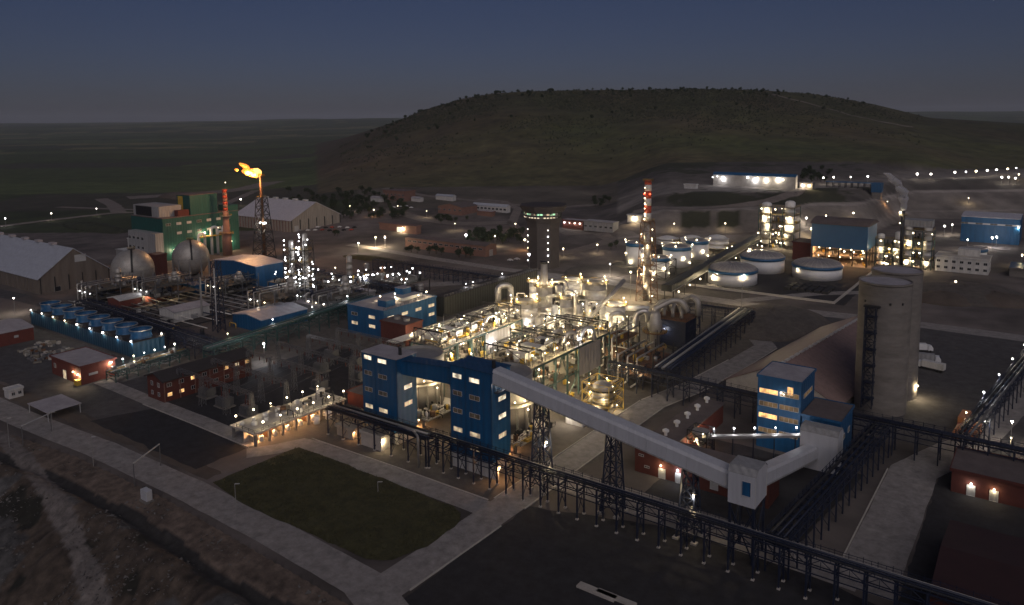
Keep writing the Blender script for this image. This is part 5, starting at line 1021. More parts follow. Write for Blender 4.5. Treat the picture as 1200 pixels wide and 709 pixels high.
def back(name, label, near, left, right, h, wall, roof, rt='flat', rise=0., wins=(), lampn=0, e=120, doors=()):
    # near/left/right: foot of the near, left and right corners in the picture
    X, Y, Z = GT(*near); gl = GT(*left); gr = GT(*right)
    q = (min(gl[0], X-6), X, Y, max(gr[1], Y+6)); t = building(name, label, 'building', q, h, wall, roof, rt, rise, wins, doors, z=Z, over=.4)
    for k in range(lampn): lamp(t, (q[0]+(q[1]-q[0])*(k+.5)/lampn, q[2]-.8, Z+h*.75), e, .5, 'white')
    return t, q, Z
W6 = lambda n, z, m='glass_dark', w=2.4, h=1.5: ('S', n, .06, .94, z, w, h, m)
back('brick_depot', 'long pale brick depot with grey roof behind a row of trees', (569, 302), (465, 292.5), (588, 299.5), 8., 'brick_pale', 'roof_brown', 'gable_x', 1.2, [W6(14, 5.5, 'glass_dark', 3.6, 1.2)], doors=[('E', .5, 4, 4.5, 'grey_clad')])
t, q, z = back('small_depot', 'lower pale brick depot with one glowing yellow bay', (488, 275), (432, 272), (489, 274), 7, 'brick_pale', 'roof_brown', doors=[('S', .55, 6, 5, 'win_bright')]); lamp(t, (q[0]+(q[1]-q[0])*.66, q[2]-1, 6), 900, .7, 'warm')
back('brick_block', 'square red brick block at the foot of the hill', (474, 237), (446, 234.5), (485, 234), 11, 'brick_pale', 'roof_brown', wins=[W6(6, 7), W6(6, 3.)])
back('white_barn', 'pale low barn right of the square brick block', (530, 236), (505, 235), (531, 235), 5, 'white_clad', 'shed_roof', 'gable_x', 1.5)
back('beige_hall', 'beige hall with brown gable roof in the village', (541, 253), (511, 250), (560, 249), 8, 'brick_pale', 'roof_brown', 'gable_y', 3., [W6(5, 5)])
back('pale_barrack', 'long pale barrack with blue grey roof behind the beige hall', (594, 250), (548, 247), (597, 249.5), 6, 'white_clad', 'shed_roof', 'gable_x', 2., [W6(9, 3.4, 'glass_dark', 3, 1.8)])
back('pink_cabin', 'small salmon cabin in front of the pale barrack', (576, 254.5), (560, 252.5), (578, 253.5), 4.5, 'brick_pale', 'hall_roof')
back('village_house', 'small white house among the village trees', (492, 237.5), (482, 236), (493, 237), 4, 'white_clad', 'roof_grey', 'gable_x', 1.2)
back('village_house', 'low grey house left of the square brick block', (447, 237), (436, 236), (448, 236.5), 4.5, 'white_clad', 'roof_grey', 'gable_x', 1.2)
t, q, z = back('red_hall', 'dark red hall with lit eaves right of the control tower', (683, 271), (655, 269), (690, 268), 8, 'brick', 'roof_grey', lampn=4, e=70)
back('grey_hall', 'grey flat roofed hall right of the dark red hall', (718, 274), (690, 270), (742, 268), 8, 'grey_clad', 'roof_grey', wins=[W6(6, 4)])
t, q, z = back('lit_block', 'small pale block with bright lamps left of the striped chimney', (752, 262), (738, 261), (756, 261), 6, 'white_clad', 'roof_grey', lampn=1, e=700)
t, q, z = back('terrace_building', 'long terrace building with blue roof and a row of floodlights', (932, 222), (822, 220), (936, 221.5), 12, 'concrete_pale', 'tank_blue', 'gable_x', 2.)
for k, f in enumerate((.0, .06, .13, .44, .53, .56, .66, .8, .86)): lamp(t, (q[0]+(q[1]-q[0])*f, q[2]-1.5, z+9+(k % 2)), 500 if k in (2, 4, 6, 7) else 0, 1.0 if k in (2, 3, 4, 6, 7) else .7, 'white')
t, q, z = back('terrace_annex', 'small flat annex right of the terrace building with two floodlights', (952, 222), (934, 222), (953, 221), 6, 'concrete', 'roof_grey', lampn=2, e=600)
back('terrace_house', 'small low house left of the terrace building', (815, 222), (802, 221), (818, 221), 4, 'white_clad', 'roof_grey')
X, Y, Z = GT(1032, 238); t = thing('loading_conveyor', 'open conveyor frame with a blue head house on the right terrace', 'conveyor', (X, Y, Z)); 
MB().box(X-9, X, Y, Y+10, Z+8, Z+17).build('head_house', 'blue_clad', t); MB().box(X-8.6, X-.4, Y+.4, Y+9.6, Z, Z+7.99).build('base', 'concrete', t); MB().box(X-52, X-9.02, Y+2, Y+8, Z+16.2, Z+17).build('deck', 'tank_blue', t)
for k in range(8): inst('leg', boxmesh(.6, .6, 26, 'steel_dark', 'leg'), t, (X-51+k*5.8, Y+2.3, Z-10)); inst('leg', boxmesh(.6, .6, 26, 'steel_dark', 'leg'), t, (X-51+k*5.8, Y+7.6, Z-10))
# ------------------------------------------------------------------ tanks
TK = [('large white tank with blue rim and lit side, nearest of three domed tanks', 858, 336.5, 28.5, 314, 3.6), ('white domed tank half hidden behind the nearest domed tank', 893, 321.5, 25, 299.5, 3.6), ('white domed tank with blue rim standing furthest right', 957, 329.5, 28, 309, 3.6)]
for lab, px, py, wp, yt, dm in TK:
    fx, fy_ = G(px, py); r = wp*(depth(fx, fy_)+12)/F_PX; l = math.hypot(fx, fy_); x, y = fx*(1+r/l), fy_*(1+r/l); h = zat(x, y, yt)
    t = tank(lab, x, y, r, h-1.2, dm, group='white domed tanks', stair=False)
    if px == 858: lamp(t, (x-r*.5, y-r*.95, h*.6), 900, .4, 'warm'); lamp(t, (x+r*.75, y-r*.75, h*.85), 300, .45, 'warm')
    if px == 893: lamp(t, (x-r*.6, y-r*.2, h+4.), 500, .5, 'warm'); lamp(t, (x-r*.2, y+r*.5, h+5), 500, .5, 'warm')
    if px == 957: lamp(t, (x-r*.6, y-r*.86, h*.75), 60, .45, 'warm')
TK = [('tall white tank with blue rim behind the striped chimney', 748, 312.5, 14.5, 284.5), ('tall white tank with blue rim right of the striped chimney', 793, 314, 16.5, 289), ('tall white tank mostly hidden at the right of the tall trio', 817, 305, 13, 282), ('small white tank inside a dark lattice frame', 773, 326, 11.5, 302)]
for k, (lab, px, py, wp, yt) in enumerate(TK):
    fx, fy_ = G(px, py); r = wp*(depth(fx, fy_)+8)/F_PX; l = math.hypot(fx, fy_); x, y = fx*(1+r/l), fy_*(1+r/l); h = zat(x, y, yt)
    t = tank(lab, x, y, r, h-1, 1.2, group='tall white tanks', ribs=20, bandw=2.2, stair=False)
    for j in range(7): a = -2.9+j*.55; lamp(t, (x+(r+.8)*math.cos(a), y+(r+.8)*math.sin(a), (h+1.8, h*.55, 3.)[j % 3]), 160 if j % 2 == 0 else 0, .48, 'warm')
    if k == 3: lattice(t, x, y, 0, h-1, 2*r+3, 2*r+3, 2, 'steel_dark', 'post', .5)
t = gallery('long dark covered conveyor climbing past the white tanks', (-172, 380, 6), (-181, 560, 10), 6., 3.6, 9., 'dark_clad')
for k in range(10):
    yy = 384+k*17.5; xx = -172-(yy-380)*.05; zz = 6+(yy-380)*.022
    for s in (-2.6, 2.6): MB().bar((xx+s, yy, 0), (xx+s, yy, zz), .4).build('leg', 'steel_dark', t)
    lamp(t, (xx+3.6, yy+5, zz-1.5), 110 if k % 2 else 0, .42, 'warm')
t = thing('bund_wall', 'low concrete bund wall round the white domed tanks', 'wall', (-140, 480, 0))
for a in ((-186, -95, 425.5, 426.3), (-95.8, -95, 426.31, 540), (-186, -185.2, 426.31, 445)): MB().box(*a, 0, 1.3).build('wall_section', 'concrete_pale', t)
t = thing('pipe_stack', 'dark bundles of pipes stacked in rows in front of the right domed tank', 'pipe stack', (-118, 452, 0))
for k in range(18): MB().box(-128+(k % 6)*4.2, -124.6+(k % 6)*4.2, 446+(k//6)*6, 451+(k//6)*6, 0, 1.6).build('bundle', 'steel_dark', t)
def mound(px, py, rx, ry, h, m, rz=0.):
    X, Y = G(px, py); b = MB(); n = 28; rs = []
    for k in range(9):
        f = k/8.; rs.append([(X+rx*(1-f)*math.cos(2*math.pi*j/n+rz)*(1+.2*noise.noise((math.cos(6.28*j/n)*1.5+px, math.sin(6.28*j/n)*1.5, k*.3))), Y+ry*(1-f)*math.sin(2*math.pi*j/n+rz), -.2+h*(1-(1-f)**2.2)*(1+.15*noise.noise((j*.5, k*.6, px)))) for j in range(n)])
    b.rings(rs, n); structure(b.build('earth_mound', m, None, True))
mound(905, 378, 26, 36, 7, 'gravel'); mound(1130, 345, 34, 30, 6, 'gravel'); mound(1165, 352, 20, 18, 5, 'dirt'); mound(1105, 352, 16, 14, 5, 'dirt'); mound(800, 395, 14, 12, 1.5, 'gravel'); mound(700, 318, 22, 26, 2, 'gravel'); mound(500, 316, 60, 6, 3, 'dirt'); mound(440, 305, 40, 6, 3, 'lawn'); mound(110, 268, 60, 14, 6, 'scrub'); mound(215, 232, 60, 20, 8, 'dirt')
# ------------------------------------------------------------------ lit units on the right
def frame_unit(label, x, y, w, d, h, lv, seed, e=160, c='warm', nl=26, cols=2):
    t = thing('process_tower', label, 'process plant', (x, y, 0)); rnd = random.Random(seed)
    for u in (-w/2, -w/6, w/6, w/2):
        for v in (-d/2, d/2): inst('post', boxmesh(.5, .5, h, 'steel_green', 'post'), t, (x+u, y+v, 0))
    for k in range(1, lv+1):
        z = h*k/lv; MB().box(x-w/2-.5, x+w/2+.5, y-d/2-.5, y+d/2+.5, z-.3, z).build('deck', 'grating' if k < lv else 'deck', t); railing(t, [(x-w/2, y+d/2, z), (x-w/2, y-d/2, z), (x+w/2, y-d/2, z), (x+w/2, y+d/2, z)], 1.2, 'yellow_paint', 3.)
        clutter(t, x-w/2+1, x+w/2-1, y-d/2+1, y+d/2-1, z-h/lv, 8, seed+k, 3.4)
    for k in range(cols): column(t, x-w/3+k*w*.66/max(1, cols-1), y-d/5, 2, h+3+2*k, w*.14, 'vessel_white')
    for k in range(nl): z = h*(k % lv+.7)/lv; lamp(t, (x+rnd.uniform(-w/2, w/2), y-d/2-.4 if k % 3 else y+rnd.uniform(-d/3, d/3), z), e if k % 2 == 0 else 0, .5, c); 
    return t
frame_unit('glowing multi level process tower at the terrace foot', -176, 596, 27, 16, 32, 5, 201, 300, nl=34)
x, y = G(1048, 314); frame_unit('lit process tower left of the steaming stack', x-3, y, 16, 12, 20, 4, 202, 200, nl=16)
x, y = G(1075, 314); t = frame_unit('lit process tower with grey hopper top right of the stack', x, y, 17, 12, 26, 4, 203, 260, nl=20); MB().box(x-9, x+8, y-5, y+5, 28, 32.5).build('hopper', 'grey_clad', t)
frame_unit('low lit pump frame behind the tall white tanks', -225, 545, 60, 14, 7, 1, 204, 240, nl=22, cols=3)
x, y = G(1055, 318); t = thing('steam_stack', 'slim stack giving off white steam', 'stack', (x, y, 0)); zs_ = zat(x, y, 247); MB().lathe(x, y, [(1.4, 0), (1.1, zs_)], 14).build('shaft', 'steel_dark', t, True); lamp(t, (x-1.5, y-1.5, zs_-1), 500, .7, 'warm'); lamp(t, (x-1.5, y-1.2, zs_-8), 0, .5, 'warm'); ring_deck(t, x, y, zs_-3, 1.2, 2.6, 'steel_dark', n=8)
b = MB(); rs = []; n = 14
for k in range(16):
    f = k/15; cx_, cz = x+2.5*math.sin(f*4)*f-9*f*f, zs_+f*24; rr = 1.3+2.3*math.sin(f*2.6)*(.8+.3*math.sin(k*1.7)); rs.append([(cx_+rr*math.cos(2*math.pi*j/n)*(1+.2*math.sin(j*2.+k)), y+rr*math.sin(2*math.pi*j/n), cz) for j in range(n)])
b.rings(rs, n); m = bpy.data.materials.new('steam'); m.use_nodes = True; nt = m.node_tree; nt.nodes.remove(nt.nodes['Principled BSDF']); pv = nt.nodes.new('ShaderNodeVolumePrincipled'); pv.inputs['Color'].default_value = (.95, .95, 1, 1); pv.inputs['Density'].default_value = 1.2
gq = nt.nodes.new('ShaderNodeNewGeometry'); nq = nt.nodes.new('ShaderNodeTexNoise'); nq.inputs['Scale'].default_value = .28; nq.inputs['Detail'].default_value = 3; nt.links.new(gq.outputs['Position'], nq.inputs['Vector'])
mq = nt.nodes.new('ShaderNodeMapRange'); mq.inputs[1].default_value = .38; mq.inputs[2].default_value = .66; mq.inputs[3].default_value = 0.; mq.inputs[4].default_value = 1.6; nt.links.new(nq.outputs['Fac'], mq.inputs[0]); nt.links.new(mq.outputs[0], pv.inputs['Density'])
nt.links.new(pv.outputs[0], nt.nodes['Material Output'].inputs['Volume']); M['steam'] = m
tag(b.build('steam', 'steam'), 'white steam drifting up from the slim stack', 'steam', kind='stuff')
# hall with lit open bays
x0, x1, y0, y1 = -138, -102, 542, 572; h = zat(x1, y0, 266); t = thing('open_bay_hall', 'hall with blue upper wall and glowing open bays below', 'building', (-120, 556, 0)); hm = h*.42
MB().box(x0, x1, y0, y1, hm, h).build('upper_wall', 'tank_blue', t); MB().box(x0, x1, y1-.5, y1, 0, hm-.01).build('back_wall', 'concrete_pale', t); MB().box(x0, x0+.4, y0, y1-.51, 0, hm-.01).build('side_wall', 'concrete_pale', t)
b = MB(); n = 9; q = [(x1+1, (y0+y1)/2+(-16+32*k/n), h+3.4*math.sin(math.pi*k/n)) for k in range(n+1)]; i = len(b.v); b.v += q+[(x0-1, yy, zz) for _, yy, zz in q]; b.f += [(k, k+1, n+2+k, n+1+k) for k in range(n)]+[tuple(range(n+1)), tuple(range(2*n+1, n, -1))]; b.build('roof', 'roof_brown', t)
for k in range(5): MB().box(x0+.5+k*(x1-x0-1.2)/4, x0+1.2+k*(x1-x0-1.2)/4, y0, y0+.7, 0, hm-.01).build('post', 'steel_dark', t)
for k in range(4): MB().box(x1-.6, x1, y0+.8+k*9.4, y0+1.4+k*9.4, 0, hm-.01).build('post', 'steel_dark', t)
MB().box(x0+.5, x1-.5, y0+2, y1-1, hm*.5, hm*.5+.3).build('floor', 'deck', t); clutter(t, x0+2, x1-2, y0+3, y1-4, hm*.5+.3, 14, 61); clutter(t, x0+2, x1-2, y0+3, y1-4, 0, 14, 62)
for k in range(5): lamp(t, (x0+4+k*7, y0+6, hm-1.4), 420, .4, 'orange'); lamp(t, (x0+4+k*7, y0+5, hm*.5-1.), 330, .4, 'orange')
for k in range(3): lamp(t, (x1-14+k*6, y0-1, h*.36), 0, .45, 'white')
building('brick_side_block', 'dark brick block between the process tower and the open bay hall', 'building', (-152, -139, 548, 566), 12, 'brick', 'roof_brown')
t = building('white_office', 'white office block with two rows of small dark windows on the right', 'building', (-63.6, -34, 557, 575), 9.4, 'white_clad', 'concrete_pale', wins=[W6(7, 6.8, 'glass_dark', 1.9, 1.5), W6(7, 2.8, 'glass_dark', 1.9, 1.5), ('E', 4, .12, .88, 6.8, 1.8, 1.6, 'glass_dark'), ('E', 4, .12, .88, 2.8, 1.8, 1.6, 'glass_dark')])
MB().box(-52, -40, 566, 574, 9.86, 14).build('roof_block', 'white_clad', t)
x, y = G(1140, 308); tank('squat white tank with a blue rim behind the white office', x, y, 8, 9, 1., group=None, ribs=0)
q = bx((1196, 257.5), (1128, 252.5), (1203, 255.5), 20); t = building('blue_hall', 'large blue clad hall with pale roof at the right edge', 'building', (q[0], q[1], q[2], q[2]+40), 20, 'blue_clad', 'hall_roof', 'gable_x', 1.5, wins=[('S', 8, .06, .94, 15, 5, 1., ['win_dim', 'frame_white'])]); lamp(t, (q[1]-1, q[2]-1, 14), 150, .5, 'white')
q = bx((1222, 318), (1184, 312), (1240, 312), 5); building('blue_low_shed', 'low blue roofed shed cut by the right picture edge', 'shed', q, 5, 'concrete', 'blue_roof')
# dark buildings bottom right
q = bx((1222, 575), (1118, 543), (1240, 560), 6); t = building('dark_workshop', 'dark flat roofed workshop with two wall lamps at lower right', 'building', (q[0], q[1], q[2], q[2]+16), 6, 'brick', 'roof_brown')
for px, py in ((1138, 567), (1165, 573.5)):
    d = ray(px, py); s = (q[2]-.6)/d.y; lamp(t, (d.x*s, q[2]-.6, CAM_H+d.z*s), 35, .28, 'white'); window(t, 'S', d.x*s, q[2], 1.6, 1.8, 2.8, 'grey_clad', 'door', 0)
xa, ya = G(1115, 612, 7); building('maroon_shed', 'dark maroon roofed shed in the lower right corner', 'shed', (xa, xa+30, ya-34, ya), 7, 'brick', 'maroon_roof', 'gable_x', 2.)
# left foreground small things
def portal(label, a, b_, h):
    t = thing('road_portal', label, 'height gauge', (*a, 0), group='white height gauges over the perimeter road'); 
    for p in (a, b_): MB().bar((*p, 0), (*p, h), .2).build('post', 'galv', t)
    MB().bar((*a, h+.15), (*b_, h+.15), .25, .3).build('beam', 'frame_white', t); return t
portal('white pipe height gauge over the road beside the small grey cabinet', G(158, 570), G(188.5, 546), 6.6); portal('white pipe height gauge over the road furthest left', G(27, 522), G(60.5, 506), 6.2)
x, y = G(172, 586); t = thing('cabinet', 'small grey electrical cabinet standing beside the road', 'cabinet', (x, y, 0)); MB().box(x-1.5, x+1.5, y-.8, y+.8, .25, 3.).build('body', 'gallery_clad', t); MB().box(x-1.8, x+1.8, y-1.1, y+1.1, -.5, .25).build('plinth', 'concrete', t); MB().box(x+1.51, x+1.58, y-.7, y+.7, .4, 2.8).build('door', 'frame_white', t)
q = bx((10, 459), (2, 459), (28, 455), 3); t = building('site_trailer', 'small white site trailer near the left edge', 'trailer', (q[1]-4, q[1], q[2], q[3]), 3, 'white_clad', 'white_clad', wins=[('E', 2, .3, .75, 1.7, 1., 1., 'glass_dark')], over=.1)
q = bx((55, 484), (28, 474), (86, 468), 3.4); t = thing('carport', 'pale flat carport roof on posts near the left edge', 'carport', ((q[0]+q[1])/2, (q[2]+q[3])/2, 0)); MB().box(*q, 3.2, 3.45).build('roof', 'roof_grey', t)
for a in (q[0]+.4, q[1]-.4):
    for c in (q[2]+.4, q[3]-.4): MB().box(a-.1, a+.1, c-.1, c+.1, 0, 3.19).build('post', 'frame_white', t)
for k, (px, py) in enumerate(((700, 694), (722, 702))):
    x, y = G(px, py); t = thing('concrete_slab', ('upper', 'lower')[k]+' of two long pale slabs lying on the dark yard', 'slab', (x, y, 0)); MB().box(x-4.5, x+4.5, y-.7-.5*(1-k), y+.7, .05, .5).build('slab', 'concrete_pale', t)
# ------------------------------------------------------------------ street lamps and floodlight masts
ORD = ('first', 'second', 'third', 'fourth', 'fifth', 'sixth', 'seventh', 'eighth', 'ninth', 'tenth', 'eleventh', 'twelfth', 'thirteenth', 'fourteenth', 'fifteenth', 'sixteenth')
def street_lamp(label, px, py, h=9., e=500, c='white', r=.45, group='street lamps', tall=False):
    X, Y, Z = GT(px, py, h); t = thing('street_lamp', label, 'street lamp', (X, Y, Z), group=group)
    MB().lathe(X, Y, [(.16, Z-.2), (.09, Z+h)], 8).build('pole', 'pipe_grey', t); MB().box(X-.6, X+.6, Y-.35, Y+.35, Z+h, Z+h+.18).build('lamp_head', 'pipe_grey', t)
    lamp(t, (X, Y, Z+h-r), e, r, c); return t
for k, (px, py) in enumerate(((6, 255), (60, 249), (113, 244), (163, 239), (208, 233), (253, 229), (264, 213.5), (282, 233))): street_lamp('street lamp on the far left road, %s from the left' % ORD[k], px, py, 9, 260, 'white', .85, 'lamps on the far left road')
for k, (px, py) in enumerate(((965, 207.5), (977, 207), (997, 206.5), (1017, 206))): street_lamp('street lamp in the short row above the right terrace, %s from the left' % ORD[k], px, py, 8, 260, 'white', .9, 'lamps above the right terrace')
for k, (px, py) in enumerate(((1075, 203), (1091, 203), (1119, 201), (1132, 200.5), (1144, 199.5), (1157, 199), (1168, 198), (1181, 197), (1191, 196))): street_lamp('street lamp in the long far right row under the hill, %s from the left' % ORD[k], px, py, 8, 200, 'white', 1.05, 'lamps in the far right row')
for k, (px, py) in enumerate(((1174, 207.5), (1182, 207.5), (1190, 208), (1194, 204))): street_lamp('lamp in the bright cluster below the far right row, %s from the left' % ORD[k], px, py, 8, 260, 'white', 1.1, 'far right lamp cluster')
for k, (px, py) in enumerate(((968, 253.5), (1000, 250), (1011, 263.5))): street_lamp('street lamp on the quarry road right of the terraces, %s from the left' % ORD[k], px, py, 8, 260, 'warm', .75, 'quarry road lamps')
ML = [(16, 349.5, 'tall lamp mast beside the huge storage shed'), (309, 402.5, 'lone lamp mast in front of the low blue shed'), (440, 277.5, 'lamp mast right of the glowing yellow depot bay'), (620, 298, 'tall floodlight mast in front of the control tower'), (739, 318.5, 'bright floodlight left of the striped chimney foot'), (715, 309, 'smaller lamp left of the bright floodlight'), (870, 326, 'floodlight mast in front of the nearest domed tank'), (546, 275, 'lamp beside the dark hedge behind the depot'), (580, 276, 'lamp at the right end of the dark hedge'), (1107, 264, 'left of two lamps before the blue hall'), (1116, 263, 'right of two lamps before the blue hall'), (1163, 277.5, 'left lamp at the foot of the blue hall'), (1168, 276.5, 'right lamp at the foot of the blue hall'), (1198, 298, 'bright lamp at the right edge near the white office'), (420, 284.5, 'lamp on the lane in front of the small depot'), (451, 277, 'small lamp right of the depot lamp mast'), (615, 280, 'orange lamp left of the control tower'), (1022, 276, 'bright lamp at the right end of the open bay hall'), (945, 256, 'lamp just right of the glowing process tower'), (951, 267, 'lamp between process tower and open bay hall'), (1134, 280, 'lamp on the slope left of the blue hall')]
for px, py, lab in ML: street_lamp(lab, px, py, 16 if px in (620, 739, 870) else 9, {620: 600, 739: 12000, 870: 1400, 440: 7000, 615: 1500, 715: 3000}.get(px, 1000), 'orange' if px == 615 else ('warm' if px in (739, 870, 440) else 'white'), .75 if py < 300 else (.55 if px in (739, 870, 620) else .42), 'lamp masts')
VL = [(410, 241, 'dim lamp at the left end of the village grove'), (438, 246, 'dim lamp under the village trees near the low grey house'), (466, 241, 'dim lamp before the square brick block'), (500, 247, 'dim lamp beside the village road'), (533, 262, 'dim lamp in front of the beige hall'), (604, 262, 'dim lamp at the village road bend'), (660, 291, 'dim lamp on the loop road right of the control tower'), (700, 287, 'dim lamp on the bend of the loop road'), (733, 296, 'dim lamp left of the tall white tanks'), (790, 262, 'dim lamp at the foot of the terraces'), (850, 262, 'dim lamp under the dark green terrace patches'), (1090, 292, 'dim lamp between process tower and white office'), (1120, 330, 'dim lamp on the yard before the white office'), (1040, 236, 'orange lamp below the blue head house'), (1135, 233, 'dim lamp in the quarry hollow at right')]
for px, py, lab in VL: street_lamp(lab, px, py, 7, 420, 'orange' if px in (438, 1040, 604) else 'warm', .5, 'dim yard lamps')
for px, py, lab in ((1155, 494.5, 'upper lamp on the pipework at the right edge'), (1186, 494.5, 'right lamp on the pipework at the right edge'), (1185, 512, 'lower right lamp on the pipework at the right edge')): street_lamp(lab, px, py, 7, 160, 'white', .32, 'lamp masts')
for px, py, lab in ((8, 490, 'unlit road lamp pole at the left edge'), (60, 483, 'unlit road lamp pole near the carport'), (107, 512, 'unlit road lamp pole between the two height gauges'), (275, 567, 'unlit lamp pole at the lawn corner'), (443, 562, 'unlit lamp pole on the lawn by the pipe bridge')):
    X, Y = G(px, py, 9.) if px < 400 else G(px, py+15, 0); t = thing('lamp_pole', lab, 'lamp pole', (X, Y, 0), group='unlit lamp poles'); z0 = terr(X, Y); hh = 9. if px < 400 else 3.; MB().lathe(X, Y, [(.13, z0-.2), (.08, hh)], 8).build('pole', 'pipe_grey', t); MB().bar((X, Y, hh), (X+1.2, Y+.6, hh+.15), .25, .15).build('lamp_head', 'frame_white', t)
# ------------------------------------------------------------------ vehicles
def truck(label, px, py, rz, m1, m2, tank_=False, group='lorries on the yard'):
    X, Y = G(px, py); t = thing('lorry', label, 'lorry', (X, Y, 0), rz, group); ORG[t] = (0, 0, 0)
    MB().box(-4.5, 3.8, -1.1, 1.1, .7, 1.1).build('chassis', 'steel_dark', t); c = MB(); c.v = [(3.9, -1.2, .8), (5.9, -1.2, .8), (5.9, 1.2, .8), (3.9, 1.2, .8), (3.9, -1.2, 3.), (5.3, -1.2, 3.), (5.3, 1.2, 3.), (3.9, 1.2, 3.), (5.9, -1.2, 1.9), (5.9, 1.2, 1.9)]
    c.f = [(3, 2, 1, 0), (4, 5, 6, 7), (0, 1, 8, 5, 4), (1, 2, 9, 8), (8, 9, 6, 5), (2, 3, 7, 6, 9), (3, 0, 4, 7)]; c.build('cab', m1, t); MB().box(5.3, 5.85, -1.05, 1.05, 2., 2.9).build('windscreen', 'glass_dark', t)
    if tank_: MB().tube([(-4.6, 0, 2.3), (-4.3, 0, 2.3), (3.4, 0, 2.3), (3.7, 0, 2.3)], [.8, 1.25, 1.25, .8], 16).build('barrel', m2, t, True)
    else: MB().box(-4.6, 3.6, -1.25, 1.25, 1.15, 3.6).build('cargo_box', m2, t)
    for x in (-3.6, -2.3, 4.8):
        for y in (-1.15, 1.15): MB().tube([(x, y-.18, .5), (x, y+.18, .5)], .52, 12).build('wheel', 'rubber', t)
for a in ((1075, 412, .5, 'car_white', 'car_white', False, 'white lorry parked highest beside the silos'), (1083, 424, .2, 'car_white', 'grey_clad', False, 'grey boxed lorry in the middle beside the silos'), (1092, 434, 2.9, 'car_white', 'white_clad', False, 'white box lorry parked lowest beside the silos'), (1130, 497, 1.5, 'orange_paint', 'orange_paint', False, 'orange box lorry under lamps by the right pipework'), (1143, 512, 1.5, 'car_white', 'orange_paint', False, 'pale cabbed lorry with orange box nearest the right pipework'), (1123, 513, 1.5, 'car_red', 'orange_paint', True, 'red cabbed tanker lorry left of the orange lorries')): truck(a[6], *a[:6])
def car(label, X, Y, Z, rz, m, group):
    t = thing('parked_car', label, 'car', (X, Y, Z), rz, group); ORG[t] = (0, 0, 0); key = ('car', m)
    def f():
        b = MB(); pr = [(-2.1, .35), (-2.1, .95), (-1.5, 1.05), (-1.1, 1.5), (.5, 1.5), (1.1, 1.02), (2.05, .85), (2.1, .35)]; n = len(pr); b.v = [(x, -.85, z) for x, z in pr]+[(x, .85, z) for x, z in pr]; b.f = [tuple(range(n))[::-1], tuple(range(n, 2*n))]+[(k, (k+1) % n, n+(k+1) % n, n+k) for k in range(n)]; return b.mesh('body', m)
    inst('body', cached(key, f), t, (0, 0, 0))
    wm = cached(('wheel',), lambda: MB().tube([(0, -.1, .32), (0, .1, .32)], .33, 10).mesh('wheel', 'rubber'))
    for x in (-1.3, 1.3):
        for y in (-.82, .82): inst('wheel', wm, t, (x, y, 0))
rnd = random.Random(9)
for k in range(16):
    X, Y, Z = GT(352+k*4.2+rnd.uniform(-1, 1), 271-(k % 2)*3.4); car('small car in the lot right of the white roofed hall, %s from the left' % ORD[k], X, Y, Z, 1.5, rnd.choice(('car_white', 'car_red', 'grey_clad', 'black')), 'cars parked by the storage hall')
for k, (px, py) in enumerate(((598, 306.5), (606, 305), (462, 243.5), (470, 243), (476, 242.5), (482, 244))):
    X, Y, Z = GT(px, py); car('pale car parked left of the control tower, %s from the left' % ORD[k] if k < 2 else 'car parked among the village trees, %s from the left' % ORD[k-2], X, Y, Z, .4, 'car_white', 'cars left of the tower' if k < 2 else 'village cars')
# ------------------------------------------------------------------ trees
def crown_mesh(seed, r, h, n, leaf):
    rnd = random.Random(seed); b = MB(); lobes = [(rnd.uniform(-.5, .5)*r, rnd.uniform(-.5, .5)*r, h*rnd.uniform(.45, .85), r*rnd.uniform(.35, .6)) for _ in range(7)]
    for _ in range(n):
        cx_, cy_, cz, cr = rnd.choice(lobes); d = Vector((rnd.gauss(0, 1), rnd.gauss(0, 1), rnd.gauss(0, 1))).normalized()*cr*rnd.uniform(.5, 1.05); p = Vector((cx_, cy_, cz))+d
        a = Vector((rnd.gauss(0, 1), rnd.gauss(0, 1), rnd.gauss(0, 1))).normalized(); c = a.cross(Vector((rnd.gauss(0, 1), rnd.gauss(0, 1), 1))).normalized(); s = leaf*rnd.uniform(.6, 1.3); b.face([p+a*s, p+c*s*.7, p-a*s, p-c*s*.7])
    return b.mesh('crown', 'leaf')
def trunk_mesh(seed, h):
    rnd = random.Random(seed); b = MB(); b.tube([(0, 0, -.3), (.1, 0, h*.3), (0, .15, h*.65)], [.28, .2, .08], 7)
    for k in range(4): a = k*1.6+rnd.random(); b.tube([(.05, .05, h*.32), (math.cos(a)*1.2, math.sin(a)*1.2, h*.6)], [.12, .04], 5)
    return b.mesh('trunk', 'trunk')
CR = [crown_mesh(s, 3.2, 6.5, 260, .55) for s in range(4)]; TR = [trunk_mesh(s, 6.5) for s in range(2)]
def tree(px, py, s, label, group, dz=0):
    X, Y, Z = GT(px, py); t = thing('tree', label, 'tree', (X, Y, Z), 0, group); t.scale = (s, s, s*random.uniform(.85, 1.15)); t.rotation_euler.z = random.uniform(0, 6); ORG[t] = (0, 0, 0)
    inst('trunk', random.choice(TR), t, (0, 0, 0)); inst('crown', random.choice(CR), t, (0, 0, 0))
random.seed(21)
for k in range(150): tree(random.uniform(338, 478), random.uniform(226, 258), random.uniform(.8, 1.3), 'dark tree in the grove between the storage hall and the village', 'grove trees')
for px, py, s in ((482, 296, .9), (489, 297, .9), (503, 298, 1.), (511, 298.5, 1.1), (517, 299, .9), (538, 302, 1.2), (546, 302.5, 1.2), (551, 303, 1.), (477, 296, .8)): tree(px, py, s, 'round tree along the front of the long brick depot', 'depot trees')
for k in range(40): tree(random.uniform(545, 612), random.uniform(274, 286), random.uniform(.8, 1.3), 'dark tree in the hedge left of the control tower', 'hedge trees')
for k in range(14): tree(random.uniform(510, 560), random.uniform(256, 262), random.uniform(.6, .9), 'small tree in front of the beige hall', 'village trees')
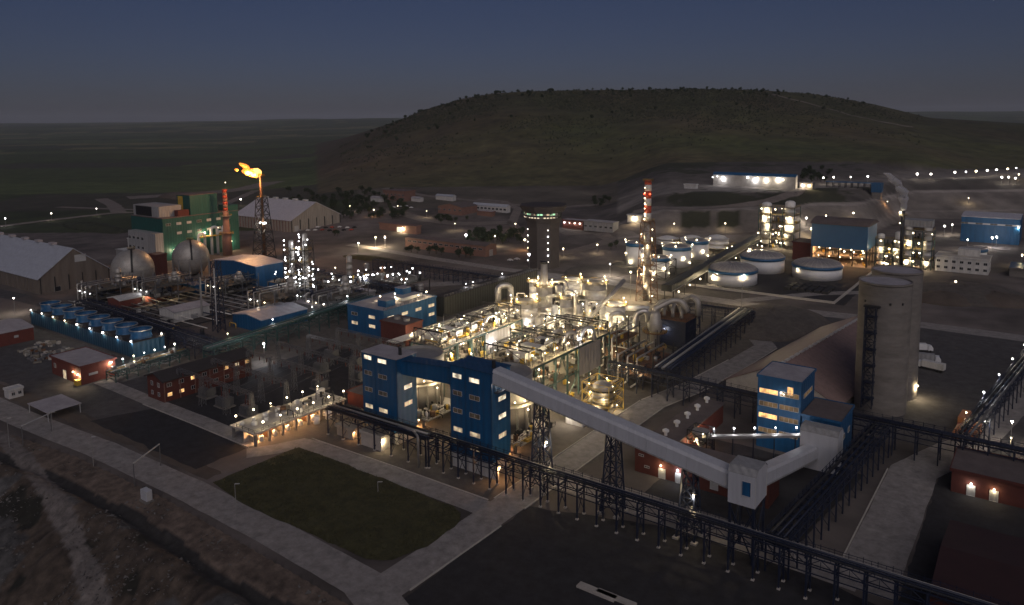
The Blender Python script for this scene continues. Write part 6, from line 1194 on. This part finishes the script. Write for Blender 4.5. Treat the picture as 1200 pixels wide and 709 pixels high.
for k in range(10): tree(random.uniform(676, 716), random.uniform(236, 243), random.uniform(.7, 1.1), 'tree on the slope above the red hall', 'slope trees')
for k in range(16): tree(random.uniform(935, 975), random.uniform(198, 216), random.uniform(.8, 1.3), 'dark tree on the slope right of the terrace building', 'terrace slope trees')
for px, py in ((716, 293), (722, 291), (396, 277), (392, 277)): tree(px, py, .8, 'lone bush beside a yard lane', 'lane bushes')
# ridge trees: small in the picture, one crown each
RM = [crown_mesh(50+s, 3.6, 6., 70, 1.4) for s in range(4)]
cnt = 0; tries = 0
while cnt < 290 and tries < 4000:
    tries += 1; c = random.uniform(430, 1010); v = random.choice((random.uniform(1690, 1790), random.uniform(1690, 1790), random.uniform(1450, 1750)))
    if random.random() > (1. if c < 900 else .4): continue
    u = (c-600)/890*v; X = -math.sin(AZ)*v+math.cos(AZ)*u; Y = math.cos(AZ)*v+math.sin(AZ)*u; Z, zone, _, _ = terr_info(X, Y)
    if zone != 'hill': continue
    o = inst('ridge_tree', random.choice(RM), None, (X, Y, Z-.8), random.uniform(0, 6), (random.uniform(.5, 1.25),)*3); tag(o, 'small dark tree on the top of the flat hill', 'tree', 'trees on the hill'); cnt += 1
b = MB()
for k in range(26000):
    c = random.uniform(400, 1080); v = random.triangular(1050, 1800, 1700)
    if random.random() > (1.1 if c < 900 else .5)*((v-1000)/700.)**1.5+.05: continue
    u = (c-600)/890*v; X = -math.sin(AZ)*v+math.cos(AZ)*u; Y = math.cos(AZ)*v+math.sin(AZ)*u; Z, zone, _, _ = terr_info(X, Y)
    if zone != 'hill' or noise.noise((X*.006, Y*.006, 3.)) < -.25+.3*random.random(): continue
    s = random.uniform(.5, 1.9); i = len(b.v); b.v += [(X+s*random.uniform(.7, 1.1)*math.cos(a), Y+s*random.uniform(.7, 1.1)*math.sin(a), Z-.2) for a in (0, 1.25, 2.5, 3.8, 5.)]+[(X+s*.6*math.cos(a), Y+s*.6*math.sin(a), Z+s*random.uniform(.8, 1.3)) for a in (.3, 1.9, 3.3, 5.1)]
    b.f += [(i, i+1, i+5), (i+1, i+6, i+5), (i+1, i+2, i+6), (i+2, i+3, i+7), (i+2, i+7, i+6), (i+3, i+4, i+8), (i+3, i+8, i+7), (i+4, i, i+5), (i+4, i+5, i+8), (i+5, i+6, i+7, i+8)]
tag(b.build('scrub', 'scrub'), 'dark scrub covering the upper slope of the flat hill', 'scrub', kind='stuff')

# ------------------------------------------------------------------ thin evening haze
m = bpy.data.materials.new('haze'); m.use_nodes = True; nt = m.node_tree; nt.nodes.remove(nt.nodes['Principled BSDF']); pv = nt.nodes.new('ShaderNodeVolumePrincipled'); pv.inputs['Color'].default_value = (.86, .9, 1, 1); pv.inputs['Density'].default_value = 4e-5
nt.links.new(pv.outputs[0], nt.nodes['Material Output'].inputs['Volume']); M['haze'] = m; m.cycles.homogeneous_volume = True; pv.inputs['Density Attribute'].default_value = ''
b = MB(); b.box(-29000, 29000, -29000, 29000, -60, 420); o = b.build('haze', 'haze'); tag(o, 'thin evening haze lying over the plain and the plant', 'haze', kind='stuff')
print('LAMPS WITH LIGHT', NL[0], 'OBJECTS', len(bpy.data.objects))
